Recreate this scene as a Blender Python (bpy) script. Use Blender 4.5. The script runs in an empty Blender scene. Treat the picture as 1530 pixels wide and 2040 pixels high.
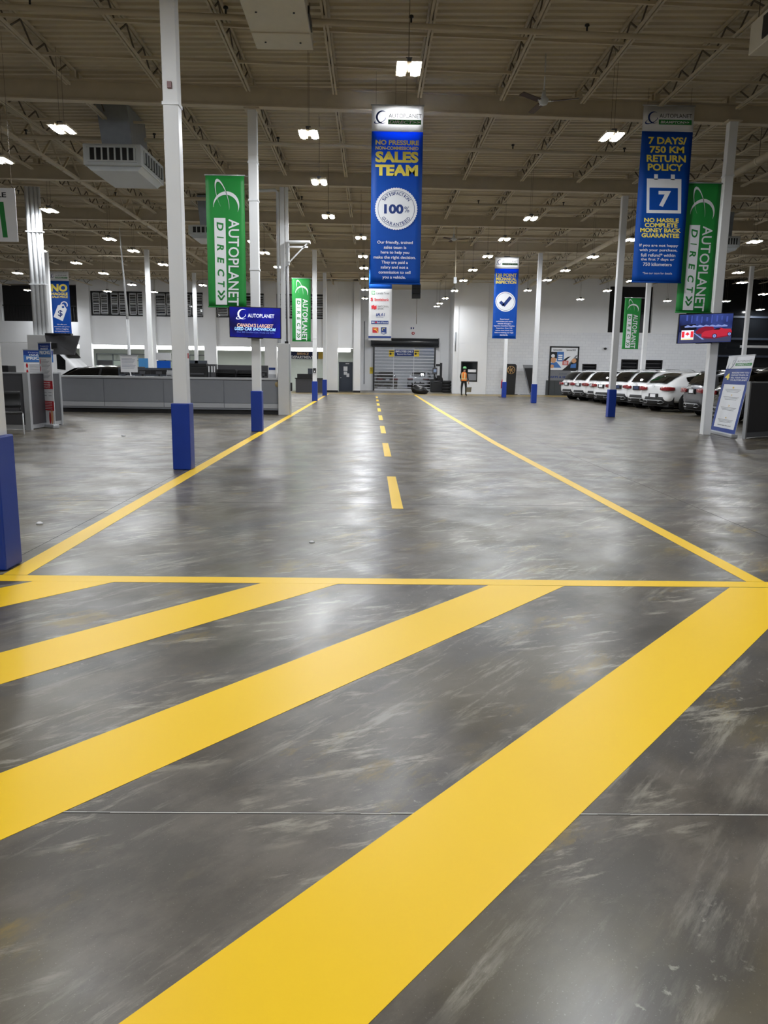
import bpy, bmesh, math, random
from mathutils import Vector, Matrix

# ------------------------------------------------------------------ camera
W_PX, H_PX, FOC, CAM_H = 1530.0, 2040.0, 1525.88, 1.42
PITCH, YAW, ROLL = [math.radians(a) for a in (-10.3204, 1.0077, 0.7997)]
scene = bpy.context.scene
col = scene.collection
F_ = Vector((math.sin(YAW)*math.cos(PITCH), math.cos(YAW)*math.cos(PITCH), math.sin(PITCH)))
_r = F_.cross(Vector((0, 0, 1))).normalized(); _u = _r.cross(F_)
R_ = _r*math.cos(ROLL) + _u*math.sin(ROLL)
U_ = -_r*math.sin(ROLL) + _u*math.cos(ROLL)
CAM = Vector((0, 0, CAM_H))
cd = bpy.data.cameras.new('camera'); cam = bpy.data.objects.new('camera', cd); col.objects.link(cam)
cd.sensor_fit = 'VERTICAL'; cd.sensor_height = 36.0; cd.sensor_width = 27.0
cd.lens = FOC/H_PX*36.0; cd.clip_end = 300
M = Matrix((R_, U_, -F_)).transposed().to_4x4(); M.translation = CAM
cam.matrix_world = M
scene.camera = cam

# ------------------------------------------------------------------ world, exposure
wd = bpy.data.worlds.new('world'); scene.world = wd; wd.use_nodes = True
wd.node_tree.nodes['Background'].inputs[0].default_value = (0.55, 0.6, 0.7, 1)
wd.node_tree.nodes['Background'].inputs[1].default_value = 0.02
vs = scene.view_settings
vs.view_transform = 'Standard'; vs.look = 'None'; vs.gamma = 1.0; vs.use_curve_mapping = False
vs.exposure = 0.8
cy_ = scene.cycles; cy_.max_bounces = 6; cy_.diffuse_bounces = 4; cy_.glossy_bounces = 3; cy_.transmission_bounces = 4; cy_.transparent_max_bounces = 24; cy_.adaptive_threshold = .05
LAMP_POWER = 150.0        # radiance of the high-bay lenses

# ------------------------------------------------------------------ pixel helpers (measuring the place)
def ray(x, y): return F_ + R_*((x - W_PX/2)/FOC) - U_*((y - H_PX/2)/FOC)
def on_z(x, y, z=0.0):
    d = ray(x, y); return CAM + d*((z - CAM_H)/d.z)
def on_y(x, y, Y):
    d = ray(x, y); return CAM + d*(Y/d.y)
def on_x(x, y, X):
    d = ray(x, y); return CAM + d*(X/d.x)
def proj(p):
    v = Vector(p) - CAM; k = v.dot(F_)
    if k <= 0.05: return None
    return W_PX/2 + FOC*v.dot(R_)/k, H_PX/2 - FOC*v.dot(U_)/k

# ------------------------------------------------------------------ materials
def srgb(r, g, b):
    f = lambda c: (c/255/12.92) if c/255 <= .04045 else ((c/255 + .055)/1.055)**2.4
    return (f(r), f(g), f(b), 1)
MATS = {}
def mat(name, c, rough=.5, metal=0.0, var=.06, scale=6.0, bump=0.0, emit=0.0, trans=0.0, coat=0.0, spec=.5):
    if name in MATS: return MATS[name]
    m = bpy.data.materials.new(name); m.use_nodes = True; nt = m.node_tree
    b = nt.nodes['Principled BSDF']
    b.inputs['Roughness'].default_value = rough; b.inputs['Metallic'].default_value = metal
    b.inputs['Specular IOR Level'].default_value = spec
    if coat: b.inputs['Coat Weight'].default_value = coat; b.inputs['Coat Roughness'].default_value = .05
    tc = nt.nodes.new('ShaderNodeTexCoord'); nz = nt.nodes.new('ShaderNodeTexNoise')
    nz.inputs['Scale'].default_value = scale; nz.inputs['Detail'].default_value = 1.5
    nt.links.new(tc.outputs['Object'], nz.inputs['Vector'])
    mx = nt.nodes.new('ShaderNodeMix'); mx.data_type = 'RGBA'
    mx.inputs[6].default_value = tuple(max(0, v*(1 - var)) for v in c[:3]) + (1,)
    mx.inputs[7].default_value = tuple(min(1, v*(1 + var)) for v in c[:3]) + (1,)
    nt.links.new(nz.outputs['Fac'], mx.inputs[0])
    nt.links.new(mx.outputs[2], b.inputs['Base Color'])
    if bump:
        bp = nt.nodes.new('ShaderNodeBump'); bp.inputs['Strength'].default_value = bump; bp.inputs['Distance'].default_value = .01
        nt.links.new(nz.outputs['Fac'], bp.inputs['Height']); nt.links.new(bp.outputs[0], b.inputs['Normal'])
    if emit:
        nt.links.new(mx.outputs[2], b.inputs['Emission Color']); b.inputs['Emission Strength'].default_value = emit
    if trans:
        tr = nt.nodes.new('ShaderNodeBsdfTranslucent'); ms = nt.nodes.new('ShaderNodeMixShader')
        nt.links.new(mx.outputs[2], tr.inputs[0]); ms.inputs[0].default_value = trans
        nt.links.new(b.outputs[0], ms.inputs[1]); nt.links.new(tr.outputs[0], ms.inputs[2])
        nt.links.new(ms.outputs[0], nt.nodes['Material Output'].inputs[0])
    MATS[name] = m
    return m
WHITE = mat('white_wall_paint', srgb(230, 231, 233), .6, var=.03, scale=1.5)
COLW = mat('white_column_paint', srgb(226, 227, 228), .4, var=.03, scale=3)
BLUEW = mat('blue_column_wrap', srgb(14, 54, 150), .45, var=.12, scale=5)
STEEL = mat('off_white_steel_paint', srgb(196, 184, 160), .6, var=.1, scale=4)
DARKSTEEL = mat('brown_rod_steel', srgb(96, 86, 72), .6, var=.2)
DECK = mat('painted_roof_deck', srgb(206, 195, 172), .7, var=.1, scale=.8)
PIPE = mat('galvanised_pipe', srgb(222, 224, 226), .35, .0, var=.08)
GALV = mat('galvanised_duct', srgb(150, 156, 165), .35, .6, var=.15)
BLACK = mat('black_plastic', srgb(22, 22, 24), .45)
DARK = mat('charcoal_laminate', srgb(70, 70, 74), .5)
COUNTER = mat('grey_laminate', srgb(126, 128, 134), .45, var=.04)
CTOP = mat('counter_top_grey', srgb(172, 173, 176), .35, var=.04)
TRIMM = mat('aluminium_trim', srgb(185, 187, 190), .35, .4)
GLASSD = mat('dark_window_glass', srgb(16, 18, 22), .06, spec=.8)
YELLOW = mat('yellow_floor_paint', srgb(255, 206, 0), .4, var=.05, scale=1.2)
BBLUE = mat('blue_banner_print', srgb(0, 94, 194), .55, var=.05, trans=.45)
BWHITE = mat('white_banner_print', srgb(235, 235, 236), .55, var=.02, trans=.6)
BGREEN = mat('green_banner_print', srgb(38, 152, 66), .5, var=.08, scale=3, trans=.15)
INKY = mat('yellow_print', srgb(250, 232, 96), .6, var=.02)
INKW = mat('white_print', srgb(236, 238, 242), .6, var=.02)
INKB = mat('blue_print', srgb(16, 50, 120), .6, var=.02)
INKK = mat('black_print', srgb(25, 25, 28), .6, var=.02)
INKG = mat('green_print', srgb(30, 130, 55), .6, var=.02)
INKR = mat('red_print', srgb(190, 32, 40), .6, var=.02)
PAPER = mat('white_paper', srgb(235, 235, 238), .7, var=.02)
LENS = mat('led_lens', (.94, .97, 1, 1), .4, var=0, emit=LAMP_POWER)
STRIP = mat('strip_light_lens', (1, 1, .98, 1), .4, var=0, emit=9)

# ------------------------------------------------------------------ mesh builder
class MB:
    def __init__(s): s.v = []; s.f = []; s.mi = []; s.cur = 0; s.sm = []
    def face(s, idx, smooth=False): s.f.append(tuple(idx)); s.mi.append(s.cur); s.sm.append(smooth)
    def box(s, x0, x1, y0, y1, z0, z1):
        n = len(s.v)
        s.v += [(x, y, z) for z in (z0, z1) for y in (y0, y1) for x in (x0, x1)]
        for q in ((0, 2, 3, 1), (4, 5, 7, 6), (0, 1, 5, 4), (2, 6, 7, 3), (0, 4, 6, 2), (1, 3, 7, 5)):
            s.face([n + i for i in q])
        return s
    def cbox(s, c, d): return s.box(c[0]-d[0]/2, c[0]+d[0]/2, c[1]-d[1]/2, c[1]+d[1]/2, c[2]-d[2]/2, c[2]+d[2]/2)
    def bar(s, a, b, w, h=None, up=(0, 0, 1)):
        h = h or w; a = Vector(a); b = Vector(b); d = (b - a).normalized()
        u = Vector(up)
        if abs(d.dot(u)) > .98: u = Vector((0, 1, 0))
        r = d.cross(u).normalized()*(w/2); t = r.cross(d).normalized()*(h/2)
        n = len(s.v)
        for p in (a, b):
            for q in (-r - t, r - t, r + t, -r + t): s.v.append(tuple(p + q))
        for q in ((0, 1, 2, 3), (4, 7, 6, 5), (0, 4, 5, 1), (1, 5, 6, 2), (2, 6, 7, 3), (3, 7, 4, 0)): s.face([n + i for i in q])
        return s
    def tube(s, pts, r, seg=8, cap=True):
        pts = [Vector(p) for p in pts]; n0 = len(s.v); rs = r if isinstance(r, (list, tuple)) else [r]*len(pts)
        ref = None
        for i, p in enumerate(pts):
            d = ((pts[min(i+1, len(pts)-1)] - pts[max(i-1, 0)])).normalized()
            u = Vector((0, 0, 1)) if abs(d.z) < .9 else Vector((0, 1, 0))
            a = d.cross(u).normalized(); b = a.cross(d)
            for k in range(seg):
                t = 2*math.pi*k/seg; s.v.append(tuple(p + a*math.cos(t)*rs[i] + b*math.sin(t)*rs[i]))
        for i in range(len(pts)-1):
            for k in range(seg):
                s.face([n0+i*seg+k, n0+i*seg+(k+1) % seg, n0+(i+1)*seg+(k+1) % seg, n0+(i+1)*seg+k], True)
        if cap:
            s.face([n0+k for k in range(seg)][::-1]); s.face([n0+(len(pts)-1)*seg+k for k in range(seg)])
        return s
    def lathe(s, prof, c=(0, 0, 0), axis='z', seg=20):
        n0 = len(s.v); m = len(prof)
        for k in range(seg):
            t = 2*math.pi*k/seg
            for r, h in prof:
                p = {'z': (r*math.cos(t), r*math.sin(t), h), 'y': (r*math.cos(t), h, r*math.sin(t)), 'x': (h, r*math.cos(t), r*math.sin(t))}[axis]
                s.v.append((p[0]+c[0], p[1]+c[1], p[2]+c[2]))
        for k in range(seg):
            for j in range(m-1):
                a = n0+k*m+j; b = n0+((k+1) % seg)*m+j
                s.face([a, b, b+1, a+1], True)
        return s
    def prism(s, pts, y0, y1):       # polygon in x,z extruded along y
        n = len(s.v); k = len(pts)
        s.v += [(p[0], y0, p[1]) for p in pts] + [(p[0], y1, p[1]) for p in pts]
        s.face(list(range(n, n+k))); s.face(list(range(n+k, n+2*k))[::-1])
        for i in range(k): s.face([n+i, n+k+i, n+k+(i+1) % k, n+(i+1) % k])
        return s
    def grid(s, P, smooth=True):
        n0 = len(s.v); m = len(P[0])
        for row in P: s.v += [tuple(p) for p in row]
        for i in range(len(P)-1):
            for j in range(m-1): s.face([n0+i*m+j, n0+i*m+j+1, n0+(i+1)*m+j+1, n0+(i+1)*m+j], smooth)
        return s
    def xf(s, Mx, start=0):
        for i in range(start, len(s.v)): s.v[i] = tuple(Mx @ Vector(s.v[i]))
        return s
    def mesh(s, name, mats):
        me = bpy.data.meshes.new(name); me.from_pydata(s.v, [], s.f)
        for m in (mats if isinstance(mats, (list, tuple)) else [mats]): me.materials.append(m)
        me.polygons.foreach_set('material_index', s.mi); me.polygons.foreach_set('use_smooth', s.sm)
        bm = bmesh.new(); bm.from_mesh(me); bmesh.ops.recalc_face_normals(bm, faces=bm.faces); bm.to_mesh(me); bm.free()
        return me
    def build(s, name, mats, parent=None, bevel=0.0):
        o = bpy.data.objects.new(name, s.mesh(name, mats)); col.objects.link(o)
        if parent is not None: o.parent = parent
        if bevel:
            b = o.modifiers.new('bevel', 'BEVEL'); b.width = bevel; b.segments = 2; b.limit_method = 'ANGLE'
        return o
def tag(o, label, cat, group=None):
    o['label'] = label; o['category'] = cat
    if group: o['group'] = group
    return o
def struct(o): o['kind'] = 'structure'; return o
def thing(name, label, cat, loc=(0, 0, 0), rz=0.0, group=None):
    o = bpy.data.objects.new(name, None); col.objects.link(o); o.empty_display_size = .1
    o.location = loc; o.rotation_euler = (0, 0, rz)
    return tag(o, label, cat, group)
def dup(root, loc=None, rz=None, label=None, group=None):
    r = root.copy(); col.objects.link(r)
    if loc is not None: r.location = loc
    if rz is not None: r.rotation_euler = (0, 0, rz)
    if label: r['label'] = label
    if group: r['group'] = group
    for ch in root.children:
        c = ch.copy(); col.objects.link(c); c.parent = r
        for g in ch.children:
            d = g.copy(); col.objects.link(d); d.parent = c
    return r
def link(name, me, parent=None, loc=(0, 0, 0)):
    o = bpy.data.objects.new(name, me); col.objects.link(o); o.location = loc
    if parent is not None: o.parent = parent
    return o

# ------------------------------------------------------------------ lettering
_TC = {}
def glyphs(body, bold=0.0, shear=0.0):
    k = (body, bold, shear)
    if k not in _TC:
        c = bpy.data.curves.new('t', 'FONT'); c.body = body; c.size = 1; c.offset = bold; c.shear = shear; c.resolution_u = 3
        o = bpy.data.objects.new('t', c); me = o.to_mesh()
        vs_ = [(v.co.x, v.co.y) for v in me.vertices]; fs = [tuple(p.vertices) for p in me.polygons]
        o.to_mesh_clear(); bpy.data.objects.remove(o); bpy.data.curves.remove(c)
        if vs_:
            x0 = min(v[0] for v in vs_); x1 = max(v[0] for v in vs_); y0 = min(v[1] for v in vs_); y1 = max(v[1] for v in vs_)
            vs_ = [((v[0]-x0)/(x1-x0 or 1), (v[1]-y0)/(y1-y0 or 1)) for v in vs_]
        _TC[k] = (vs_, fs)
    return _TC[k]
class Print:
    """flat print on a panel standing in local x,z; faces -y"""
    def __init__(s, fx, fz, y=-.004): s.fx = fx; s.fz = fz; s.y = y; s.mb = {}
    def _m(s, ink, nm='printed_shape'):
        m = MB(); s.mb[len(s.mb)] = (ink, m, nm); return m
    def pt(s, x, y, lift=0): return (s.fx(x, y), s.y - lift, s.fz(y))
    def text(s, ink, body, x0, x1, y0, y1, bold=.02, shear=0.0, rot=False, lift=0.0):
        vs_, fs = glyphs(body, bold, shear); m = s._m(ink, 'lettering'); n = len(m.v)
        for a, b in vs_:
            if rot: X = x0 + (x1-x0)*b; Y = y0 + (y1-y0)*a       # reads downwards
            else: X = x0 + (x1-x0)*a; Y = y1 + (y0-y1)*b
            m.v.append(s.pt(X, Y, lift))
        for f in fs: m.face([n+i for i in f])
    def poly(s, ink, pts, lift=0.0):
        m = s._m(ink); n = len(m.v)
        for p in pts: m.v.append(s.pt(p[0], p[1], lift))
        m.face(range(n, n+len(pts)))
    def rect(s, ink, x0, x1, y0, y1, lift=0.0): s.poly(ink, [(x0, y0), (x1, y0), (x1, y1), (x0, y1)], lift)
    def lines(s, ink, rects, lift=0.0):      # fine print too small to read
        m = s._m(ink, 'fine_print')
        for x0, x1, y0, y1 in rects:
            n = len(m.v)
            for p in ((x0, y0), (x1, y0), (x1, y1), (x0, y1)): m.v.append(s.pt(p[0], p[1], lift))
            m.face(range(n, n+4))
    def ring(s, ink, cx, cy, r0, r1, seg=40, a0=0, a1=360, lift=0.0, sy=1.0, rot=0.0, taper=False):
        m = s._m(ink); n = len(m.v); full = abs(a1-a0) >= 360
        cr, sr = math.cos(math.radians(rot)), math.sin(math.radians(rot))
        for k in range(seg+1):
            t = math.radians(a0+(a1-a0)*k/seg)
            w = math.sin(math.pi*min(1, max(.03, k/seg))) if taper else 1
            ra, rb = (((r0+r1)/2-(r1-r0)/2*w), ((r0+r1)/2+(r1-r0)/2*w)) if taper else (r0, r1)
            for r in (ra, rb):
                X = r*math.cos(t); Y = r*math.sin(t)*sy
                m.v.append(s.pt(cx+X*cr-Y*sr, cy+X*sr+Y*cr, lift))
        for k in range(seg): m.face([n+2*k, n+2*k+1, n+2*k+3, n+2*k+2])
    def disc(s, ink, cx, cy, r, seg=32, lift=0.0, teeth=0):
        pts = []
        N = teeth*2 if teeth else seg
        for k in range(N):
            t = 2*math.pi*k/N; rr = r*(1-.035*(k % 2)) if teeth else r
            pts.append((cx+rr*math.cos(t), cy+rr*math.sin(t)))
        s.poly(ink, pts, lift)
    def arctext(s, ink, body, cx, cy, r, a0, a1, h, w, bold=.01, lift=0.0, outward=True):
        n = len(body); m = s._m(ink, 'lettering')
        for i, chx in enumerate(body):
            t = math.radians(a0+(a1-a0)*i/(n-1)); vs_, fs = glyphs(chx, bold); k = len(m.v)
            for a, b in vs_:
                ax = (a-.5)*w*(.35 if chx == 'I' else 1); rb = (b-.5)*h
                if outward: dx, dy = math.cos(t), math.sin(t); tx, ty = -dy, dx; rr = r+rb
                else: dx, dy = math.cos(t), math.sin(t); tx, ty = dy, -dx; rr = r-rb
                m.v.append(s.pt(cx+dx*rr+tx*ax, cy+dy*rr+ty*ax, lift))
            for f in fs: m.face([k+j for j in f])
    def stroke(s, ink, pts, w, lift=0.0):
        m = s._m(ink)
        for a, b in zip(pts[:-1], pts[1:]):
            dx, dy = b[0]-a[0], b[1]-a[1]; L = math.hypot(dx, dy) or 1; ox, oy = -dy/L*w/2, dx/L*w/2; n = len(m.v)
            for p in ((a[0]+ox, a[1]+oy), (b[0]+ox, b[1]+oy), (b[0]-ox, b[1]-oy), (a[0]-ox, a[1]-oy)): m.v.append(s.pt(p[0], p[1], lift))
            m.face(range(n, n+4))
    def build(s, parent, names=None):
        for k, (ink, m, nm) in s.mb.items():
            o = bpy.data.objects.new(nm, m.mesh(nm, ink)); col.objects.link(o); o.parent = parent
            if nm == 'fine_print': o['kind'] = 'stuff'
def logo_upright(P, ink, x0, x1, y0, y1):
    w = x1-x0; h = y1-y0; cx = x0+w*.68; cy = y0+h*.45
    P.ring(ink, cx, cy, h*.40, h*.56, a0=60, a1=305, taper=True, seg=28)
    P.ring(ink, x0+w*.48, y0+h*.70, w*.40, w*.53, a0=-20, a1=262, sy=.36, rot=-24, taper=True, seg=28)
def logo_turned(P, ink, x0, x1, y0, y1):   # mark turned a quarter, as on the hanging green banners
    w = x1-x0; h = y1-y0
    P.ring(ink, x0+w*.5, y0+h*.74, w*.40, w*.52, a0=170, a1=375, sy=1.05, rot=8, taper=True, seg=28)
    P.ring(ink, x0+w*.36, y0+h*.48, h*.42, h*.50, a0=60, a1=330, sy=.30, rot=72, taper=True, seg=28)

# ================================================================== SETTING
WB = 55.0                       # face of the far wall
RX0, RX1 = -36.0, 36.0
def roof_z(x): return .0175*(x + 2.72)

# ---- floor: polished concrete
def floor_material():
    m = bpy.data.materials.new('polished_concrete'); m.use_nodes = True; nt = m.node_tree; N = nt.nodes; L = nt.links
    b = N['Principled BSDF']; tc = N.new('ShaderNodeTexCoord')
    def noise(scale, det, sx=1, sy=1, rot=0, rough=.55):
        m1 = N.new('ShaderNodeMapping'); m1.inputs['Rotation'].default_value = (0, 0, -rot); L.new(tc.outputs['Object'], m1.inputs['Vector'])
        mp = N.new('ShaderNodeMapping'); mp.inputs['Scale'].default_value = (sx, sy, 1); L.new(m1.outputs[0], mp.inputs['Vector'])
        n = N.new('ShaderNodeTexNoise'); n.noise_dimensions = '2D'; n.inputs['Scale'].default_value = scale; n.inputs['Detail'].default_value = det; n.inputs['Roughness'].default_value = rough
        L.new(mp.outputs[0], n.inputs['Vector']); return n.outputs['Fac']
    def ramp(f, a, bb, c0, c1):
        r = N.new('ShaderNodeValToRGB'); r.color_ramp.elements[0].position = a; r.color_ramp.elements[1].position = bb
        r.color_ramp.elements[0].color = c0; r.color_ramp.elements[1].color = c1; L.new(f, r.inputs[0]); return r.outputs[0]
    def mixc(f, a, bb, mode='MIX'):
        x = N.new('ShaderNodeMix'); x.data_type = 'RGBA'; x.blend_type = mode
        if isinstance(f, float): x.inputs[0].default_value = f
        else: L.new(f, x.inputs[0])
        for i, q in ((6, a), (7, bb)):
            if isinstance(q, tuple): x.inputs[i].default_value = q
            else: L.new(q, x.inputs[i])
        return x.outputs[2]
    def mul(a, bb):
        x = N.new('ShaderNodeMath'); x.operation = 'MULTIPLY'
        for i, q in ((0, a), (1, bb)):
            if isinstance(q, float): x.inputs[i].default_value = q
            else: L.new(q, x.inputs[i])
        return x.outputs[0]
    K, Wt = (0, 0, 0, 1), (1, 1, 1, 1)
    base = ramp(noise(.55, 5), .4, .6, srgb(80, 74, 66), srgb(104, 98, 90))
    cloud = ramp(noise(2.4, 8, .7, 1.3, rot=.8, rough=.7), .4, .62, srgb(68, 63, 56), srgb(114, 107, 96))
    c = mixc(.5, base, cloud)
    # dull green-brown traffic film, dark tyre rub, pale scuffs, stray yellow overspray
    film = ramp(noise(.7, 5, rot=.4, rough=.6), .47, .6, K, Wt)
    c = mixc(mul(film, .6), c, srgb(88, 80, 58))
    rub = ramp(noise(1.3, 5, .5, 1.2, rot=.87, rough=.6), .5, .62, K, Wt)
    c = mixc(mul(rub, .6), c, srgb(62, 60, 60))
    patch = ramp(noise(.8, 4, rot=1.0, rough=.6), .44, .58, K, Wt)
    scf = ramp(noise(6, 8, .22, 1.6, rot=.9, rough=.74), .53, .66, K, Wt)
    c = mixc(mul(mul(scf, patch), .5), c, srgb(168, 164, 150))
    patch2 = ramp(noise(1.3, 4, rot=2.0), .46, .58, K, Wt)
    scf2 = ramp(noise(9, 7, .3, 1.4, rot=.35, rough=.72), .54, .66, K, Wt)
    c = mixc(mul(mul(scf2, patch2), .65), c, srgb(172, 167, 152))
    heel = ramp(noise(26, 4, 1.0, 1.0, rough=.6), .66, .76, K, Wt)
    c = mixc(mul(mul(heel, rub), .55), c, srgb(168, 166, 154))
    yel = ramp(noise(1.9, 7, .6, 1.6, rot=.85, rough=.74), .56, .68, K, Wt)
    c = mixc(mul(mul(yel, patch2), .6), c, srgb(140, 118, 44))
    L.new(c, b.inputs['Base Color'])
    rr = N.new('ShaderNodeMapRange'); rr.inputs[1].default_value = .38; rr.inputs[2].default_value = .64
    rr.inputs[3].default_value = .28; rr.inputs[4].default_value = .40
    L.new(noise(1.6, 6, rough=.6), rr.inputs[0]); L.new(rr.outputs[0], b.inputs['Roughness'])
    b.inputs['Specular IOR Level'].default_value = .55
    speck = ramp(noise(150, 2), .7, .8, K, Wt)
    c2 = mixc(mul(speck, .25), c, srgb(190, 186, 176)); L.new(c2, b.inputs['Base Color'])
    return m
FLOORM = floor_material()
floor = struct(MB().box(RX0, RX1, -12, 74, -.2, 0).build('floor', FLOORM))
JOINTL = mat('pale_joint_filler', srgb(205, 203, 196), .7)
JOINTD = mat('dark_joint_line', srgb(58, 56, 54), .8)
jy = 2.29
m = MB()                       # the near joint with its chipped pale filler
random.seed(3)
x = -9.0
while x < 9:
    d = random.uniform(.05, .22); w = random.uniform(.003, .0055); o = random.uniform(-.0012, .0012)
    m.box(x, x+d, jy+o-w/2, jy+o+w/2, -.01, .0009); x += d
m.build('joint_filler', JOINTL, floor)
MB().box(-9, 9, jy-.006, jy+.006, -.01, .0004).build('joint', JOINTD, floor)
for yy in (8.29, 11.12, 14.4, 18.4, 22.6, 26.8, 31.2, 35.6, 40.0, 44.4, 48.8):
    MB().box(-30, 30, yy-.004, yy+.004, -.01, .0004).build('joint', JOINTD, floor)
for xx in (-12.6, -2.68, 3.6, 8.3, 14.0):
    MB().box(xx-.003, xx+.003, 2.3, 54, -.01, .0004).build('joint', JOINTD, floor)

# ---- painted markings (a film of paint on the concrete)
def paint(name, quads, label, group=None, z=.0016):
    m = MB()
    for q in quads:
        n = len(m.v); k = len(q)
        m.v += [(p[0], p[1], .0002) for p in q] + [(p[0], p[1], z) for p in q]
        m.face([n+i for i in range(k)][::-1]); m.face([n+k+i for i in range(k)])
        for i in range(k): m.face([n+i, n+(i+1) % k, n+k+(i+1) % k, n+k+i])
    return tag(m.build(name, YELLOW), label, 'floor marking', group)
paint('lane_line', [[(-2.555, 5.2), (-2.385, 5.2), (-2.78, 50.55), (-2.93, 50.55)]], 'long yellow lane line passing the blue wrapped columns beside the grey counter')
paint('lane_line', [[(2.66, 5.2), (2.79, 5.2), (2.65, 16), (2.72, 30), (2.88, 50.5), (2.74, 50.5), (2.55, 30), (2.51, 16)]], 'long yellow lane line on the side where the white cars are parked')
paint('cross_line', [[(-9, 5.04), (-2.5, 5.04), (2.8, 5.055), (9, 5.07), (9, 5.21), (2.8, 5.195), (-2.5, 5.19), (-9, 5.19)]], 'yellow cross line closing the end of the dashed lane')
y0 = 8.0
for i in range(8):
    x = .28
    paint('lane_dash', [[(x-.055, y0), (x+.065, y0), (x+.06, y0+2.55), (x-.06, y0+2.55)]], 'short yellow dash along the middle of the lane', 'yellow centre line dashes')
    y0 += 5.12
dx, dy = .644, .765
def hatch(xt, w, length, label):
    a = Vector((xt, 5.045)); d = Vector((-dx, -dy))*length
    return paint('hatch_stripe', [[a, a+d, a+d+Vector((w, 0)), a+Vector((w, 0))]], label, z=.0013)
hatch(2.47, .55, 7.0, 'wide yellow diagonal stripe whose end meets the line on the parked cars side')
hatch(.81, .52, 7.0, 'wide yellow diagonal stripe meeting the cross line just past the centre dashes')
hatch(-.74, .52, 7.0, 'wide yellow diagonal stripe meeting the cross line on the counter side of the dashes')
hatch(-2.27, .54, 6.0, 'wide yellow diagonal stripe beginning where the counter side lane line ends')
hatch(-3.8, .52, 5.0, 'wide yellow diagonal stripe running past the nearest blue wrapped column')
hatch(4.05, .52, 6.0, 'wide yellow diagonal stripe outside the lane line on the parked cars side')
for yy, lab in ((50.6, 'first'), (52.2, 'second'), (53.7, 'third')):
    paint('cross_line', [[(-7, yy), (13.5, yy), (13.5, yy+.22), (-7, yy+.22)]], 'thin %s yellow cross line painted before the roll-up door' % lab)

# ---- roof deck
m = MB(); yy = -12.0; prof = []
while yy < 74:
    for a, z in ((0, 0), (.09, 0), (.12, .04), (.21, .04)): prof.append((yy+a, z))
    yy += .24
P = [[(x, y, 7.72+z+roof_z(x)) for y, z in prof] for x in (RX0, RX1)]
m.grid(P, False)
ceiling = struct(m.build('ceiling', DECK))
MB().grid([[(x, y, 7.86+roof_z(x)) for y in (-12, 74)] for x in (RX0, RX1)], False).build('roof_cover', DECK, ceiling)

# ---- beams across the hall
BEAM_Y = [-3.4, 3.8, 11.0, 18.23, 25.37, 31.6, 37.86, 46.4]
SK = .1
def beam_y(k, x): return BEAM_Y[k] + SK*(x + 2.72)
for k, by in enumerate(BEAM_Y):
    m = MB(); A = Vector((RX0+.2, beam_y(k, RX0+.2), roof_z(RX0+.2))); B = Vector((RX1-.2, beam_y(k, RX1-.2), roof_z(RX1-.2)))
    for z, w, h in ((7.13, .2, .025), (7.53, .2, .025), (7.33, .02, .39)):
        o = Vector((0, 0, z)); m.bar(A+o, B+o, w, h)
    tag(m.build('roof_beam', STEEL), 'off white steel I-beam spanning the hall under the roof deck', 'beam', 'steel roof beams')
# ---- open web joists between the beams
JX = [-2.72 + 1.845*k for k in range(-17, 20)]
ZB, ZT = 7.30, 7.66
def joist_meshes(LEN):
    t = MB(); b = MB()
    for s in (-1, 1):
        t.box(*sorted((s*.012, s*.055)), 0, LEN, ZT, ZT+.05)
        b.box(*sorted((s*.012, s*.05)), .35, LEN-.35, ZB, ZB+.045)
    t.box(-.055, .055, 0, .1, 7.545, ZT); t.box(-.055, .055, LEN-.1, LEN, 7.545, ZT)
    w = MB(); n = 6
    rods = []
    for i in range(n):
        a = (.06+.88*i/n)*LEN; e = a+.88/n*LEN; mid = (a+e)/2
        rods += [(a, ZT, mid, ZB+.03), (mid, ZB+.03, e, ZT)]
    for ya, za, yb, zb_ in rods: w.bar((0, ya, za), (0, yb, zb_), .025, .025, up=(1, 0, 0))
    dl = .88/n/2*LEN
    r1 = MB().bar((0, 0, ZT), (0, dl, ZB+.03), .025, .025, up=(1, 0, 0)); r2 = MB().bar((0, 0, ZB+.03), (0, dl, ZT), .025, .025, up=(1, 0, 0))
    return (t.mesh('top_chord', STEEL), b.mesh('bottom_chord', STEEL), w.mesh('web', DARKSTEEL), r1.mesh('web_rod', DARKSTEEL), r2.mesh('web_rod', DARKSTEEL), n)
JM = {}
def inframe(p, mg=40):
    q = proj(p); return q is not None and -mg < q[0] < W_PX+mg and -mg < q[1] < H_PX+mg
nr = 0
for k in range(2, len(BEAM_Y)):
    for x in JX:
        ya = beam_y(k, x)+.05; yb = (beam_y(k+1, x) if k+1 < len(BEAM_Y) else WB+.2)-.05
        if yb < ya+2: continue
        if not any(inframe((x, ya+(yb-ya)*t, 7.3)) for t in (0, .2, .4, .6, .8, 1)): continue
        r = thing('roof_joist', 'open web steel joist carrying the pale roof deck between two beams', 'joist', (x, ya, roof_z(x)), 0, 'open web roof joists')
        ln = round(yb-ya, 1)
        if ln not in JM: JM[ln] = joist_meshes(ln)
        TC_, BC_, WC_, RD1, RD2, NW = JM[ln]
        link('top_chord', TC_, r); link('bottom_chord', BC_, r)
        if k in (2, 3) and nr < 280:
            for i in range(NW):
                link('web_rod', RD1, r, (0, (.06+.88*i/NW)*ln, 0)); link('web_rod', RD2, r, (0, (.06+.88*(i+.5)/NW)*ln, 0)); nr += 2
        else: link('web', WC_, r)
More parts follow.
